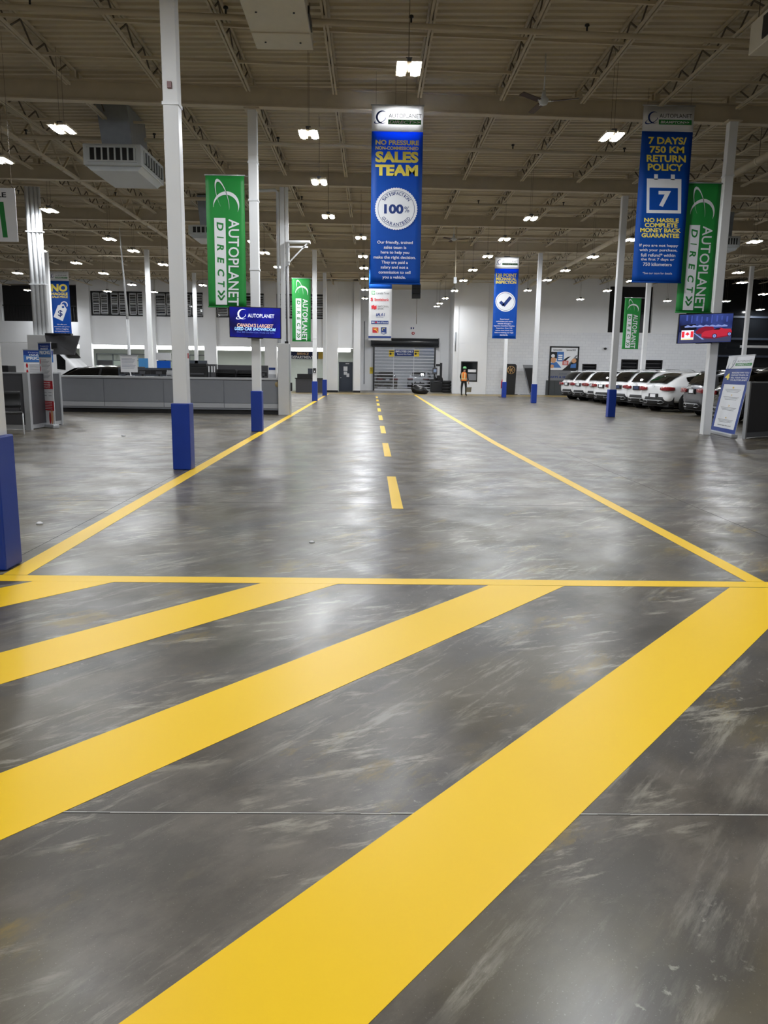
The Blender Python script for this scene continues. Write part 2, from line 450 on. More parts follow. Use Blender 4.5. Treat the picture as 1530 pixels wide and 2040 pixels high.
# ---- bridging bars and sprinkler mains
for k in range(2, len(BEAM_Y)):
    L = (BEAM_Y[k+1] if k+1 < len(BEAM_Y) else WB)-BEAM_Y[k]
    for t in (.3, .52, .74):
        m = MB(); xa, xb = RX0+1, (RX1-1 if k < 7 else 9.0)
        A = Vector((xa, beam_y(k, xa)+L*t, ZB+.06+roof_z(xa))); B = Vector((xb, beam_y(k, xb)+L*t, ZB+.06+roof_z(xb)))
        m.bar(A, B, .05, .05)
        tag(m.build('bridging_bar', STEEL), 'thin pale bridging bar running across the roof joists', 'bar', 'roof bridging bars')
    m = MB(); t = .42
    A = Vector((xa, beam_y(k, xa)+L*t, 7.2+roof_z(xa))); B = Vector((xb, beam_y(k, xb)+L*t, 7.2+roof_z(xb)))
    m.tube([A, B], .05, 8)
    pr_ = tag(m.build('sprinkler_pipe', STEEL), 'pale sprinkler pipe hung just under the roof joists', 'pipe', 'sprinkler pipes')
    if k < 5:
        for i in range(-6, 7):
            x = i*3.1+.6; p = Vector((x, beam_y(k, x)+L*t, 7.2+roof_z(x)))
            MB().lathe([(.0, .16), (.04, .16), (.045, .13), (.018, .12), (.018, .03), (.0, .03)], p, 'z', 8).build('sprinkler_head', BLACK, pr_)

# ---- walls
def wall(name, x0, x1, z0, z1, Y0, Y1, holes=(), m_=None):
    m = MB(); xs = sorted({x0, x1, *[v for h in holes for v in h[:2]]})
    for a, b in zip(xs[:-1], xs[1:]):
        zs = [z0]; hs = sorted((h[2], h[3]) for h in holes if h[0] <= a+1e-6 and h[1] >= b-1e-6)
        lo = z0
        for h0, h1 in hs:
            if h0 > lo: m.box(a, b, Y0, Y1, lo, h0)
            lo = h1
        if lo < z1: m.box(a, b, Y0, Y1, lo, z1)
    return struct(m.build(name, m_ or WHITE))
def X(px, Y=WB, py=660): return on_y(px, py, Y).x
def Z(py, px=500, Y=WB): return on_y(px, py, Y).z
def zb(px, py, Y): return on_y(px, py, Y).z

# upper wall over the service counters, with the louvred office windows
wins = [(X(184), X(293)), (X(307), X(408)), (X(431), X(529)), (X(551), X(652))]
ZS = 3.05
holes = [(a, b, 5.03, 6.68) for a, b in wins]
opening = (X(2, WB, 600), X(164, WB, 600), 4.58, 7.1)
wall_l = wall('wall_back', RX0, -1.05, ZS, 7.75, WB, WB+.3, holes+[opening])
# pilasters
for i, px in enumerate((172, 301, 420, 540, 661.5, 711.5)):
    a = X(px); w = .42 if px < 700 else .24
    m = MB().box(a-w, a+w, WB-.35, WB, .12, 7.6); 
    t = struct(m.build('trim_%d' % (i+1), WHITE)); MB().box(a-w-.01, a+w+.01, WB-.37, WB-.01, 0, .14).build('base_strip', BLACK, t)
FRAMEK = mat('black_window_frame', srgb(20, 20, 22), .4)
LOUV = mat('grey_louvre', srgb(190, 192, 196), .5)
GLASSR = mat('office_glass', srgb(12, 13, 15), .04, spec=.6)
for i, (a, b) in enumerate(wins):
    z0, z1 = 5.03, 6.68; n = 2 if i == 0 else 1
    fr = MB(); f = .07
    fr.box(a, b, WB-.02, WB+.12, z0, z0+f); fr.box(a, b, WB-.02, WB+.12, z1-f, z1)
    for q in (a, b-f): fr.box(q, q+f, WB-.02, WB+.12, z0, z1)
    cuts = [a+(b-a)*j/ (3 if i == 0 else 2) for j in range(1, 3 if i == 0 else 2)]
    for q in cuts: fr.box(q-f/2, q+f/2, WB-.02, WB+.12, z0, z1)
    w = struct(fr.build('window_%d' % (i+1), FRAMEK))
    edges = [a]+cuts+[b]
    for ea, eb in zip(edges[:-1], edges[1:]):
        MB().box(ea+f*.5, eb-f*.5, WB+.10, WB+.11, z0+f*.5, z1-f*.5).build('pane', GLASSR, w)
        mid = (ea+eb)/2
        for sa, sb in ((ea+.1, mid-.03), (mid+.03, eb-.1)):
            sh = MB()
            sh.box(sa, sb, WB+.03, WB+.06, z0+.1, z0+.16); sh.box(sa, sb, WB+.03, WB+.06, z1-.16, z1-.1); sh.box(sa, sb, WB+.03, WB+.06, (z0+z1)/2-.03, (z0+z1)/2+.03)
            for q in (sa, sb-.05): sh.box(q, q+.05, WB+.03, WB+.06, z0+.1, z1-.1)
            shu = sh.build('shutter', LOUV, w)
            lv = MB(); zz = z0+.2
            while zz < z1-.2:
                lv.box(sa+.05, sb-.05, WB+.04, WB+.055, zz, zz+(.05 if random.random() < .8 else .02)); zz += .11
            o = lv.build('louvre_slats', LOUV, shu); o['kind'] = 'stuff'
# dark gallery behind the wide opening
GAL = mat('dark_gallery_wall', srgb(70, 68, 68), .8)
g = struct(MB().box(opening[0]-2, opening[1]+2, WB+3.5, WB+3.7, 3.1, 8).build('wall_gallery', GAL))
rail = MB(); ra, rb = opening[0], opening[1]
rail.bar((ra, WB+.15, 5.65), (rb, WB+.15, 5.65), .05)
rt = tag(rail.build('gallery_railing', BLACK), 'black bar railing across the dark gallery opening', 'railing')
x = ra+.1
bal = MB().bar((0, 0, 4.58), (0, 0, 5.64), .03).mesh('baluster', BLACK)
while x < rb:
    link('baluster', bal, rt, (x, WB+.15, 0)); x += .2
for z in (6.55, 6.25): pass
# soffit and pale service area under the upper wall
SERV = mat('pale_service_wall', srgb(214, 222, 214), .6, var=.03)
struct(MB().box(RX0, -1.05, WB+.3, 58.4, ZS, ZS+.2).build('ceiling_service', WHITE))
dpx = (X(675.5, 58), X(703, 58))
wall('wall_service', RX0, -1.05, 0, ZS, 58.0, 58.3, [(dpx[0], dpx[1], 0, 2.14)], SERV)
# storefront glazing rails inside the service area
RAIL = mat('grey_mullion', srgb(120, 128, 132), .4, .3)
PALEG = mat('pale_green_glass', srgb(190, 206, 196), .15)
for i, (pa, pb) in enumerate(((193, 290), (314, 345), (378, 414))):
    a, b = X(pa, 57.6, 720), X(pb, 57.6, 720); m = MB()
    for z in (2.0, 2.45): m.box(a, b, 57.55, 57.65, z, z+.06)
    n = 3 if i == 0 else 2
    for j in range(n+1):
        q = a+(b-a)*j/n; m.box(q-.03, q+.03, 57.55, 57.65, 0, 2.5)
    w = struct(m.build('window_%d' % (i+5), RAIL))
    for j in range(n):
        MB().box(a+(b-a)*j/n+.03, a+(b-a)*(j+1)/n-.03, 57.59, 57.61, .02, 2.0).build('pane', PALEG if j else DARK, w)
# strip lights along the soffit
for i, (pa, pb, nm) in enumerate(((139, 163, 'beside the dark hanging screen'), (184, 291, 'behind the paper notice on the counter'), (312, 346, 'behind the near column'), (377, 411, 'right of the near column'), (431, 531, 'behind the column with the screen'), (550, 652, 'above the service department sign'), (669, 698, 'above the grey service door'))):
    a, b = X(pa, WB+.5, 690), X(pb, WB+.5, 690)
    t = thing('strip_light', 'white soffit strip light ' + nm.replace('right of', 'past'), 'light', (0, 0, 0))
    MB().box(a, b, WB+.32, WB+.5, ZS-.22, ZS-.002).build('lens', STRIP, t)
    MB().box(a, b, WB+.5, WB+.54, ZS-.24, ZS-.002).build('housing', WHITE, t)
# grey service door with its papers
d = MB().box(dpx[0]+.04, dpx[1]-.04, 58.05, 58.1, .02, 2.1); DOORM = mat('slate_door_paint', srgb(52, 60, 74), .45)
door1 = struct(d.build('door_1', DOORM))
fr = MB()
for q in (dpx[0], dpx[1]-.05): fr.box(q, q+.05, 57.97, 58.14, 0, 2.14)
fr.box(dpx[0], dpx[1], 57.97, 58.14, 2.1, 2.15); fr.build('door_frame', DOORM, door1)
cx = (dpx[0]+dpx[1])/2
MB().box(cx-.17, cx+.12, 58.035, 58.05, 1.5, 1.82).build('notice', PAPER, door1)
MB().box(cx-.15, cx+.1, 58.035, 58.05, 1.22, 1.45).build('notice', PAPER, door1)
MB().box(cx+.05, cx+.26, 58.03, 58.045, 1.06, 1.32).build('notice', PAPER, door1)
MB().lathe([(0, 0), (.03, 0), (.035, -.05), (0, -.06)], (dpx[0]+.14, 58.04, 1.0), 'y', 10).build('door_knob', PIPE, door1)
MB().box(cx-.02, cx+.25, 58.0, 58.05, 2.0, 2.06).build('door_closer', PIPE, door1)

# ---- recess with the roll-up door
RB = 62.0; rx0, rx1 = -1.05, 6.05
dxa, dxb = X(746, RB, 740), X(864, RB, 740); DZ = 3.45
struct(MB().box(rx0-.3, rx0, WB, RB, 0, 8.1).build('wall_recess_left', WHITE))
struct(MB().box(rx1, rx1+.3, WB+.6, RB, 0, 8.1).build('wall_recess_right', WHITE))
wall('wall_recess_back', rx0, rx1, 0, 8.1, RB, RB+.3, [(dxa, dxb, 0, DZ)])
# ---- projecting corner and the painted block wall
A0 = Vector((5.75, 55.75)); A1 = Vector((8.06, 54.93))
BLOCK = None
def block_material():
    m = bpy.data.materials.new('painted_block'); m.use_nodes = True; nt = m.node_tree; N = nt.nodes; L = nt.links
    b = N['Principled BSDF']; tc = N.new('ShaderNodeTexCoord'); sp = N.new('ShaderNodeSeparateXYZ'); cb = N.new('ShaderNodeCombineXYZ')
    L.new(tc.outputs['Object'], sp.inputs[0]); L.new(sp.outputs[0], cb.inputs[0]); L.new(sp.outputs[2], cb.inputs[1])
    br = N.new('ShaderNodeTexBrick'); br.inputs['Scale'].default_value = 1; br.inputs['Brick Width'].default_value = .4; br.inputs['Row Height'].default_value = .2
    br.inputs['Mortar Size'].default_value = .008
    br.inputs['Color1'].default_value = srgb(228, 230, 234); br.inputs['Color2'].default_value = srgb(223, 225, 230); br.inputs['Mortar'].default_value = srgb(208, 210, 215)
    L.new(cb.outputs[0], br.inputs['Vector']); L.new(br.outputs['Color'], b.inputs['Base Color']); b.inputs['Roughness'].default_value = .5
    bp = N.new('ShaderNodeBump'); bp.inputs['Strength'].default_value = .3; bp.inputs['Distance'].default_value = .005
    L.new(br.outputs['Fac'], bp.inputs['Height']); bp.invert = True; L.new(bp.outputs[0], b.inputs['Normal'])
    return m
BLOCKM = block_material()
m = MB(); d = (A1-A0); Ln = d.length; ang = math.atan2(d.y, d.x)
ox0, ox1 = Ln*.25, Ln*.74
for a, b, z0, z1 in ((0, ox0, 0, 8.1), (ox1, Ln, 0, 8.1), (ox0, ox1, 0, .86), (ox0, ox1, 2.28, 8.1)): m.box(a, b, 0, .25, z0, z1)
m.box(.05, Ln-.05, -.012, 0, 3.55, 8.0)
m.xf(Matrix.Translation((A0.x, A0.y, 0)) @ Matrix.Rotation(ang, 4, 'Z'))
struct(m.build('wall_corner', WHITE))
w = MB()
for a, b, z0, z1 in ((ox0, ox1, .86, .93), (ox0, ox1, 2.21, 2.28), (ox0, ox0+.07, .86, 2.28), (ox1-.07, ox1, .86, 2.28)): w.box(a, b, -.02, .1, z0, z1)
MXC = Matrix.Translation((A0.x, A0.y, 0)) @ Matrix.Rotation(ang, 4, 'Z')
w.xf(MXC); wo = struct(w.build('window_9', FRAMEK))
MB().box(ox0+.05, ox1-.05, .1, .12, .9, 2.25).xf(MXC).build('pane', GLASSD, wo)
MB().box(ox0+.5, ox1-.12, .06, .09, 1.52, 1.72).xf(MXC).build('notice', PAPER, wo)
MB().box(ox0+.38, ox1-.07, .05, .085, .95, 1.42).xf(MXC).build('lower_panel', COUNTER, wo)
# block wall with its window openings
bh = []
for (pa, pb, pt, pbt) in ((1160, 1188, 725, 770), (1237, 1270.5, 716, 770), (1277, 1319, 717, 770)):
    bh.append((X(pa, WB, 730), X(pb, WB, 730), 1.0, zb((pa+pb)/2, pt, WB)))
wall('wall_block', 8.06, 24.3, 0, 4.35, WB, WB+.3, bh, BLOCKM)
struct(MB().box(8.06, 24.3, WB-.03, WB+.28, 4.35, 4.41).build('trim_10', WHITE))
up_o = (X(1213, WB, 620), X(1300, WB, 620), 4.41, 7.55)
wall('wall_upper', 8.06, 24.3, 4.41, 8.1, WB, WB+.25, [up_o, (X(1366, WB, 640), 24.0, 4.41, 7.3)])
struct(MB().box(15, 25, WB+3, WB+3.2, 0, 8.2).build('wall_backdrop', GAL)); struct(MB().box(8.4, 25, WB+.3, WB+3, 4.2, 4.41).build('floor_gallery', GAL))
for i, h in enumerate(bh):
    fr = MB(); a, b, z0, z1 = h
    for q in (a, b-.08): fr.box(q, q+.08, WB-.03, WB+.12, z0, z1)
    fr.box(a, b, WB-.03, WB+.12, z1-.08, z1)
    w = struct(fr.build('window_%d' % (i+10), FRAMEK)); MB().box(a+.06, b-.06, WB+.1, WB+.12, z0, z1-.06).build('pane', GLASSD, w)
    for j in range(1, 6): 
        zz = z0+(z1-z0)*j/6
        MB().box(a+.08, b-.08, WB+.06, WB+.1, zz-.02, zz+.02).build('shutter_slat', DARK, w)
# stored stuff glimpsed in the upper opening
# ---- dark glazed end wall
gx0, gx1 = 24.3, RX1
gm = MB()
for q in (24.35, 26.3, 28.6, 31, 33.5): gm.box(q-.09, q+.09, WB-.12, WB+.05, 0, 8.0)
for z in (2.9, 4.1, 5.6): gm.box(gx0, gx1, WB-.1, WB+.05, z-.07, z+.07)
MULL = mat('dark_blue_mullion', srgb(52, 58, 70), .4)
gw = struct(gm.build('window_14', MULL))
NIGHT = mat('night_glass', srgb(20, 22, 25), .12, spec=.3)
for a, b in ((24.35, 26.3), (26.3, 28.6), (28.6, 31), (31, 33.5), (33.5, 36)):
    for z0, z1 in ((0, 2.9), (2.9, 4.1), (4.1, 5.6), (5.6, 8.2)): MB().box(a+.09, b-.09, WB, WB+.02, z0+.07, z1-.07).build('pane', NIGHT, gw)
for a, b, z0, z1 in ((25.5, 31.5, 3.45, 3.62),): struct(MB().box(a, b, WB-1.2, WB-1.0, z0, z1).build('trim_11', COLW))
# side and rear walls outside the view close the hall
struct(MB().box(RX0-.3, RX0, -12, 60, 0, 8.2).build('wall_left', WHITE))
struct(MB().box(RX1, RX1+.3, -12, 60, 0, 8.8).build('wall_right', WHITE))
struct(MB().box(RX0, RX1, -12.3, -12, 0, 8.8).build('wall_rear', WHITE))
# room behind the roll-up door
struct(MB().box(-3, 9, 73, 73.2, 0, 6).build('wall_workshop', WHITE))
struct(MB().box(-3.2, -3, RB+.3, 73.2, 0, 6).build('wall_workshop_left', GAL)); struct(MB().box(9, 9.2, RB+.3, 73.2, 0, 6).build('wall_workshop_right', GAL))

# ================================================================== COLUMNS
def column(x, y, label, top=7.12, wrap=.95, s=.1, rz=0.0, clamps=()):
    top = top + roof_z(x)
    t = thing('steel_column', label, 'column', (x, y, 0), rz)
    MB().box(-s, s, -s, s, 0, top).build('shaft', COLW, t, .008)
    MB().box(-.17, .17, -.17, .17, top-.03, top).build('cap_plate', STEEL, t)
    if wrap:
        MB().box(-s-.03, s+.03, -s-.03, s+.03, .004, wrap).build('blue_wrap', BLUEW, t, .012)
    for z in clamps:
        MB().box(-s-.012, s+.012, -s-.012, s+.012, z-.02, z+.02).build('clamp_band', PIPE, t)
    return t
column(-2.70, 5.42, 'white steel column with blue base wrap nearest the diagonal floor stripes')
c1 = column(-2.72, 11.12, 'white steel column with blue base wrap, second along the lane before the grey counter', clamps=(4.9,))
MB().box(-.028, .028, -.13, -.10, 5.08, 5.16).build('alarm_box', mat('red_device', srgb(110, 40, 38), .4), c1)
MB().box(.1, .104, .0, .05, 1.58, 1.65).build('red_notice', INKR, c1)
column(-2.72, 18.36, 'white steel column with blue base wrap carrying the blue screen and a green banner', clamps=(6.0, 3.7, 5.2))
column(-2.8, 38.0, 'slim white column with blue base wrap carrying the far green banner by the service sign', clamps=(6.2, 3.0))
column(-2.84, 46.5, 'slim white column with blue base wrap beside the far green banner column', clamps=())
column(8.37, 19.15, 'white column without blue wrap carrying the red car screen', wrap=0, clamps=(6.1,))
column(8.33, 26.8, 'white column with blue base wrap standing before the row of white cars')
column(8.19, 39.1, 'white column with blue base wrap before the parts and service poster')
column(8.15, 47.8, 'white column with blue base wrap beside the black wheel display')
column(13.25, 38.0, 'white column rising behind the white cars and carrying a small green banner', wrap=0, clamps=(6.0, 2.75))
column(on_y(1490, 620, 44).x, 44, 'white column before the dark glazed wall', wrap=0)
column(on_y(296, 600, 37.9).x, 37.9, 'plain white column behind the counter with the paper notice', wrap=0)
column(on_y(388, 600, 46.4).x, 46.4, 'plain white column half hidden behind the near blue wrapped column', wrap=0)
column(on_y(97, 600, 37.9).x, 37.9, 'white column behind the hanging no haggle banner', wrap=0)
# clad service pillar at the end of the counter with twin posts and rain pipe
pl = thing('clad_pillar', 'grey clad pillar with twin posts and a drain pipe closing the counter end', 'pillar', (-2.86, 25.5, 0))
CLAD = mat('pale_grey_cladding', srgb(200, 200, 200), .45, var=.03)
MB().box(-.2, .16, -.18, .25, 0, 2.3).build('cladding', CLAD, pl, .01)
MB().box(.165, .19, -.14, .2, 0, 2.28).build('corner_trim', TRIMM, pl)
MB().box(-.11, .03, 0, .16, 2.3, 7.1).build('post', COLW, pl)
MB().box(.06, .15, 0, .12, 2.3, 7.1).build('post', COLW, pl)
MB().tube([(-1.1, .06, 6.98), (-.25, .06, 7.02), (-.18, .06, 6.95), (-.18, .06, 2.3)], .05, 10).build('drain_pipe', PIPE, pl)
MB().tube([(.09, -.06, 4.7), (.09, -.06, 2.34)], .022, 8).build('conduit', DARK, pl)
MB().box(.02, .13, -.1, .02, 2.3, 2.37).build('camera_box', BLACK, pl)
MB().box(.19, .24, -.08, .06, .78, 1.05).build('phone_box', BLACK, pl)
br = thing('wall_bracket', 'white triangular bracket shelf fixed high on the clad pillar', 'bracket', (-2.7, 25.5, 5.25))
MB().box(0, .68, -.12, .2, .18, .24).build('shelf_plate', COLW, br); MB().box(0, .62, -.1, -.06, .02, .07).build('lower_rail', COLW, br)
MB().bar((.0, -.08, -.45), (.6, -.08, .16), .04).build('brace', COLW, br); MB().box(-.02, .02, -.1, .1, -.5, .2).build('back_plate', COLW, br)
# left cluster of risers
cl = thing('riser_column', 'white column bundled with tall vertical riser pipes beside the desk partition', 'column', (on_y(84, 690, 25.4).x, 25.4, 0))
for i, (q, r) in enumerate(((-.17, .075), (-.03, .07), (.1, .06), (.2, .045))): MB().tube([(q, 0, 2.2), (q, 0, 6.95)], r, 12).build('riser_pipe', PIPE, cl)
MB().box(-.38, .36, -.2, .2, 0, 2.45).build('cladding', CLAD, cl, .01)
for z in (5.6, 4.0): MB().box(-.26, .26, -.09, .09, z, z+.04).build('clamp_band', PIPE, cl)

# ================================================================== HIGH-BAY LIGHTS
ZL = 6.15
hb = MB().box(-.195, -.035, -.31, .31, .02, .06).box(.035, .195, -.31, .31, .02, .06).box(-.035, .035, -.2, .2, .04, .06); hbm = hb.mesh('housing', STEEL)
def lens_mesh():
    m = MB(); N = 10
    ring = [(.07*math.copysign(abs(math.cos(2*math.pi*k/N))**.8, math.cos(2*math.pi*k/N)), .29*math.copysign(abs(math.sin(2*math.pi*k/N))**.8, math.sin(2*math.pi*k/N))) for k in range(N)]
    m.v = [(x, y, .018) for x, y in ring]+[(x*.9, y*.95, .006) for x, y in ring]
    m.face(range(N, 2*N))
    for k in range(N): m.face([k, (k+1) % N, N+(k+1) % N, N+k])
    return m.mesh('lens', LENS)
lnm = lens_mesh()
drv = MB().box(-.05, .05, -.14, .14, .07, .14).mesh('driver_box', DARK)
def fixture(x, y, z=ZL, label='twin lens LED high bay lamp hung on wires from the roof', group='twin LED high bay lamps', rz=0.0):
    t = thing('high_bay_lamp', label, 'lamp', (x, y, z), rz, group)
    link('housing', hbm, t); link('lens', lnm, t, (-.115, 0, 0)); link('lens', lnm, t, (.115, 0, 0)); link('driver_box', drv, t)
    top = 7.775+roof_z(x)-z
    MB().bar((0, -.12, .12), (0, -.12, top), .006).build('hanging_wire', DARKSTEEL, t); MB().bar((0, .12, .12), (0, .12, top), .006).build('hanging_wire', DARKSTEEL, t)
LP = [(615, 270), (636, 365), (654, 433), (719, 475), (723, 512), (725, 535), (726, 556), (727, 578), (727, 595), (814, 140),
      (1219, 275), (1057, 437), (1005, 478), (971.5, 512), (942, 539), (923, 560), (905.5, 580), (887, 595), (876, 605), (870, 611),
      (1181, 513), (1126, 540), (1090, 559), (1051, 579.5), (1209.5, 580), (1156, 597), (1257, 479), (1503, 483), (1471, 544), (1478, 564),
      (1329.5, 600), (1521, 587), (1446, 601), (1514.5, 617.5), (1257, 561),
      (124, 260), (99, 421), (218, 477.5), (266, 501), (152, 525), (325, 528), (206.5, 545.5), (35, 545), (80, 500), (263, 568), (214, 581), (307, 582.6), (56, 579), (97, 608),
      (527, 505), (554, 533), (404, 569), (505, 483), (2, 321)]
for p in LP:
    q = on_z(p[0], p[1], ZL)
    if q.y > 61: q = CAM+(q-CAM)*(60/q.y)
    z = q.z
    if q.y > WB-.6 and not (rx0+.4 < q.x < rx1-.4): q = CAM+(q-CAM)*((WB-1.0)/q.y); z = q.z
    fixture(q.x, q.y, z)
fixture(.57, 18.22, 7.07, 'twin lens LED high bay lamp shining right behind the sales team banner', None, math.pi/2)
fixture(on_y(1010, 530, 38.3).x, 38.36, on_y(1008, 514, 38.0).z, 'twin lens LED high bay lamp right behind the mechanical inspection banner', None, math.pi/2)
for x in (-9.8, -3.6, 2.6, 8.8):
    for y in (7.6, 2.4, -2.8): fixture(x, y)

# ================================================================== BANNERS
def banner(name, label, Y, TL, TR, BL, BR, org, sc, head, body_m, head_m=None, foot=None, group=None, wires=True, cat='banner', hem=None):
    """corners in photo pixels; returns the thing and a Print taking crop coordinates"""
    to = lambda p: (org[0]+p[0]/sc, org[1]+p[1]/sc)
    tl, tr, bl, br_ = [on_y(*to(p), Y) for p in (TL, TR, BL, BR)]
    zt = (tl.z+tr.z)/2; zbm = (bl.z+br_.z)/2; H = zt-zbm; w = ((tr-tl).x+(br_-bl).x)/2; xc = (tl.x+tr.x+bl.x+br_.x)/4
    t = thing(name, label, cat, (xc, Y, zt), 0, group)
    fz = lambda y: -H*(y-TL[1])/(BL[1]-TL[1])
    def fx(x, y):
        k = (y-TL[1])/(BL[1]-TL[1]); a = TL[0]+(BL[0]-TL[0])*k; b = TR[0]+(BR[0]-TR[0])*k
        return ((x-a)/(b-a)-.5)*w
    def sheet(nm, z0, z1, m_):
        nx, nz = 9, max(2, int(abs(z1-z0)/.15))
        P = [[(-w/2+w*i/(nx-1), .005*math.sin(9*i/(nx-1)+1.3*xc)*math.sin(2.2*(z0+(z1-z0)*j/nz)), z0+(z1-z0)*j/nz) for i in range(nx)] for j in range(nz+1)]
        o = MB().grid(P).build(nm, m_, t); s = o.modifiers.new('thick', 'SOLIDIFY'); s.thickness = .003; return o
    if head is not None:
        sheet('header', 0, fz(head), head_m or BWHITE); sheet('sheet', fz(head), -H, body_m)
    else: sheet('sheet', 0, -H, body_m)
    MB().tube([(-w/2-.02, 0, .0), (w/2+.02, 0, 0)], .014, 8).build('top_bar', TRIMM, t)
    MB().tube([(-w/2-.01, 0, -H), (w/2+.01, 0, -H)], .014, 8).build('bottom_bar', hem or body_m, t)
    if wires:
        top = max(.1, 7.775+roof_z(xc)-zt)
        for s in (-1, 1): MB().bar((s*w*.42, 0, 0), (s*w*.42, 0, top), .005).build('hanging_wire', DARKSTEEL, t)
    return t, Print(fx, fz, -.013), w, H
# sales team
t, P, w, H = banner('hanging_banner', 'tall blue sales team banner with a satisfaction seal hung over the lane', 17.95, (248, 100), (775, 100), (253, 1915), (758, 1915), (690, 190), 5.1, 360, BBLUE)
logo_upright(P, INKB, 272, 400, 165, 290)
P.text(INKK, 'AUTOPLANET', 420, 755, 185, 226, .0); P.rect(INKG, 415, 750, 243, 290); P.text(INKW, 'DIRECT>>', 425, 742, 252, 282, .02, .2, lift=.002)
P.text(INKY, 'NO PRESSURE', 290, 732, 445, 494, .035); P.text(INKY, 'NON-COMMISSIONED', 290, 727, 508, 543, .035)
P.text(INKY, 'SALES', 290, 728, 558, 670, .05); P.text(INKY, 'TEAM', 290, 725, 690, 802, .05)
P.disc(INKW, 508, 1137, 218, teeth=52); P.ring(INKB, 508, 1137, 184, 188, lift=.002)
P.arctext(INKB, 'SATISFACTION', 508, 1137, 158, -143, -38, 34, 26, lift=.002); P.arctext(INKB, 'GUARANTEED', 508, 1137, 160, 143, 38, 34, 28, lift=.002, outward=False)
P.text(INKB, '100', 385, 582, 1090, 1188, .045, lift=.002); P.text(INKB, '%', 590, 640, 1112, 1172, .0, lift=.002)
for i, (s, a, b) in enumerate((('Our friendly, trained', 320, 680), ('sales team is', 387, 615), ('here to help you', 357, 645), ('make the right decision.', 285, 712), ('They are paid a', 365, 633), ('salary and not a', 358, 637), ('commission to sell', 337, 660), ('you a vehicle.', 377, 612))):
    y = 1466+i*52; P.text(INKW, s, a, b, y, y+(40 if any(c in s for c in 'ypgj,') else 31), .015)
P.build(t)
# 7 days
t, P, w, H = banner('hanging_banner', 'tall blue seven day return policy banner with a white calendar picture', 18.9, (320, 80), (732, 82), (242, 1490), (632, 1490), (1200, 190), 4.0, 281, BBLUE)
logo_upright(P, INKB, 330, 440, 135, 225)
P.text(INKK, 'AUTOPLANET', 447, 708, 145, 176, .0); P.rect(INKG, 442, 705, 190, 228); P.text(INKW, 'BRAMPTON>>', 455, 685, 199, 220, .02, .2, lift=.002)
for s, a, b, y0, y1 in (('7 DAYS/', 360, 668, 325, 382), ('750 KM', 372, 648, 396, 450), ('RETURN', 348, 662, 465, 521), ('POLICY', 358, 640, 533, 590), ('NO HASSLE', 335, 610, 966, 1000), ('COMPLETE', 340, 600, 1006, 1041), ('MONEY BACK', 305, 628, 1047, 1082), ('GUARANTEE', 315, 615, 1089, 1124)):
    P.text(INKY, s, a, b, y0, y1, .035)
P.rect(INKW, 352, 628, 652, 926); P.rect(INKW, 410, 440, 617, 660); P.rect(INKW, 543, 575, 617, 660); P.rect(BBLUE, 374, 601, 724, 902, .002); P.text(INKW, '7', 446, 545, 748, 876, .04, lift=.004)
for i, (s, a, b) in enumerate((('If you are not happy', 300, 607), ('with your purchase,', 300, 600), ('full refund* within', 312, 585), ('the first 7 days or', 312, 578), ('750 kilometers', 330, 557))): P.text(INKW, s, a, b, 1176+i*38, 1204+i*38, .015)
P.text(INKW, '*See our team for details', 328, 560, 1406, 1424, .0)
P.build(t)
# 120 point
t, P, w, H = banner('hanging_banner', 'tall blue mechanical inspection banner with a round tick mark', 38.0, (520, 352), (705, 352), (500, 972), (680, 972), (850, 420), 3.825, 440, BBLUE)
logo_upright(P, INKB, 530, 570, 375, 412); P.text(INKK, 'AUTOPLANET', 575, 692, 378, 392, .0); P.rect(INKG, 575, 692, 398, 414); P.text(INKW, 'DIRECT>>', 580, 686, 401, 411, .02, .2, lift=.003)
for s, a, b, y0, y1 in (('120 POINT', 528, 685, 475, 502), ('MECHANICAL', 528, 682, 505, 528), ('INSPECTION', 526, 682, 531, 554)): P.text(INKY, s, a, b, y0, y1, .04)
P.disc(INKW, 600, 690, 76); P.ring(INKB, 600, 690, 66, 68, lift=.003); P.stroke(INKB, [(560, 690), (588, 718)], 24, .003); P.stroke(INKB, [(584, 722), (640, 655)], 24, .003)
for i, s in enumerate(('Experienced', 'technicians put every', 'vehicle through a', 'rigorous Certified Quality', 'Inspection. Over 120', 'points must check out', 'before meeting our high', 'standards.')):
    hw = len(s)*3.05; c = 594-i*.7; P.text(INKW, s, c-hw, c+hw, 819+i*17.2, 831+i*17.2, .015)
P.build(t)
# no haggle
t, P, w, H = banner('hanging_banner', 'tall blue no haggle banner with a white price tag over the desk side', 44.0, (205, 140), (668, 130), (310, 1660), (765, 1665), (80, 530), 12.0, 355, BBLUE)
logo_upright(P, INKB, 235, 340, 200, 290); P.text(INKK, 'AUTOPLANET', 360, 650, 215, 240, .0); P.rect(INKG, 355, 650, 262, 298); P.text(INKW, 'DIRECT>>', 365, 640, 268, 292, .02, .2, lift=.003)
P.text(INKY, 'NO', 258, 650, 430, 612, .05); P.text(INKY, 'HAGGLE', 272, 660, 630, 698, .04); P.text(INKY, 'SALE PRICE', 285, 662, 712, 758, .03)
P.poly(INKW, [(425, 935), (560, 905), (640, 1030), (545, 1312), (325, 1215), (415, 960)]); P.ring(INKW, 575, 925, 62, 88, a0=150, a1=390, lift=.003)
P.disc(BBLUE, 550, 975, 30, 16, .003); P.text(INKB, '$', 430, 540, 1050, 1215, .02, lift=.003)
for i, s in enumerate(('We offer you', 'the best sale price', 'without haggling', 'and spending hours', 'negotiating for it.')):
    hw = len(s)*9.6; c = 522+i*3; P.text(INKW, s, c-hw, c+hw, 1378+i*54, 1412+i*54, .015)
P.build(t)
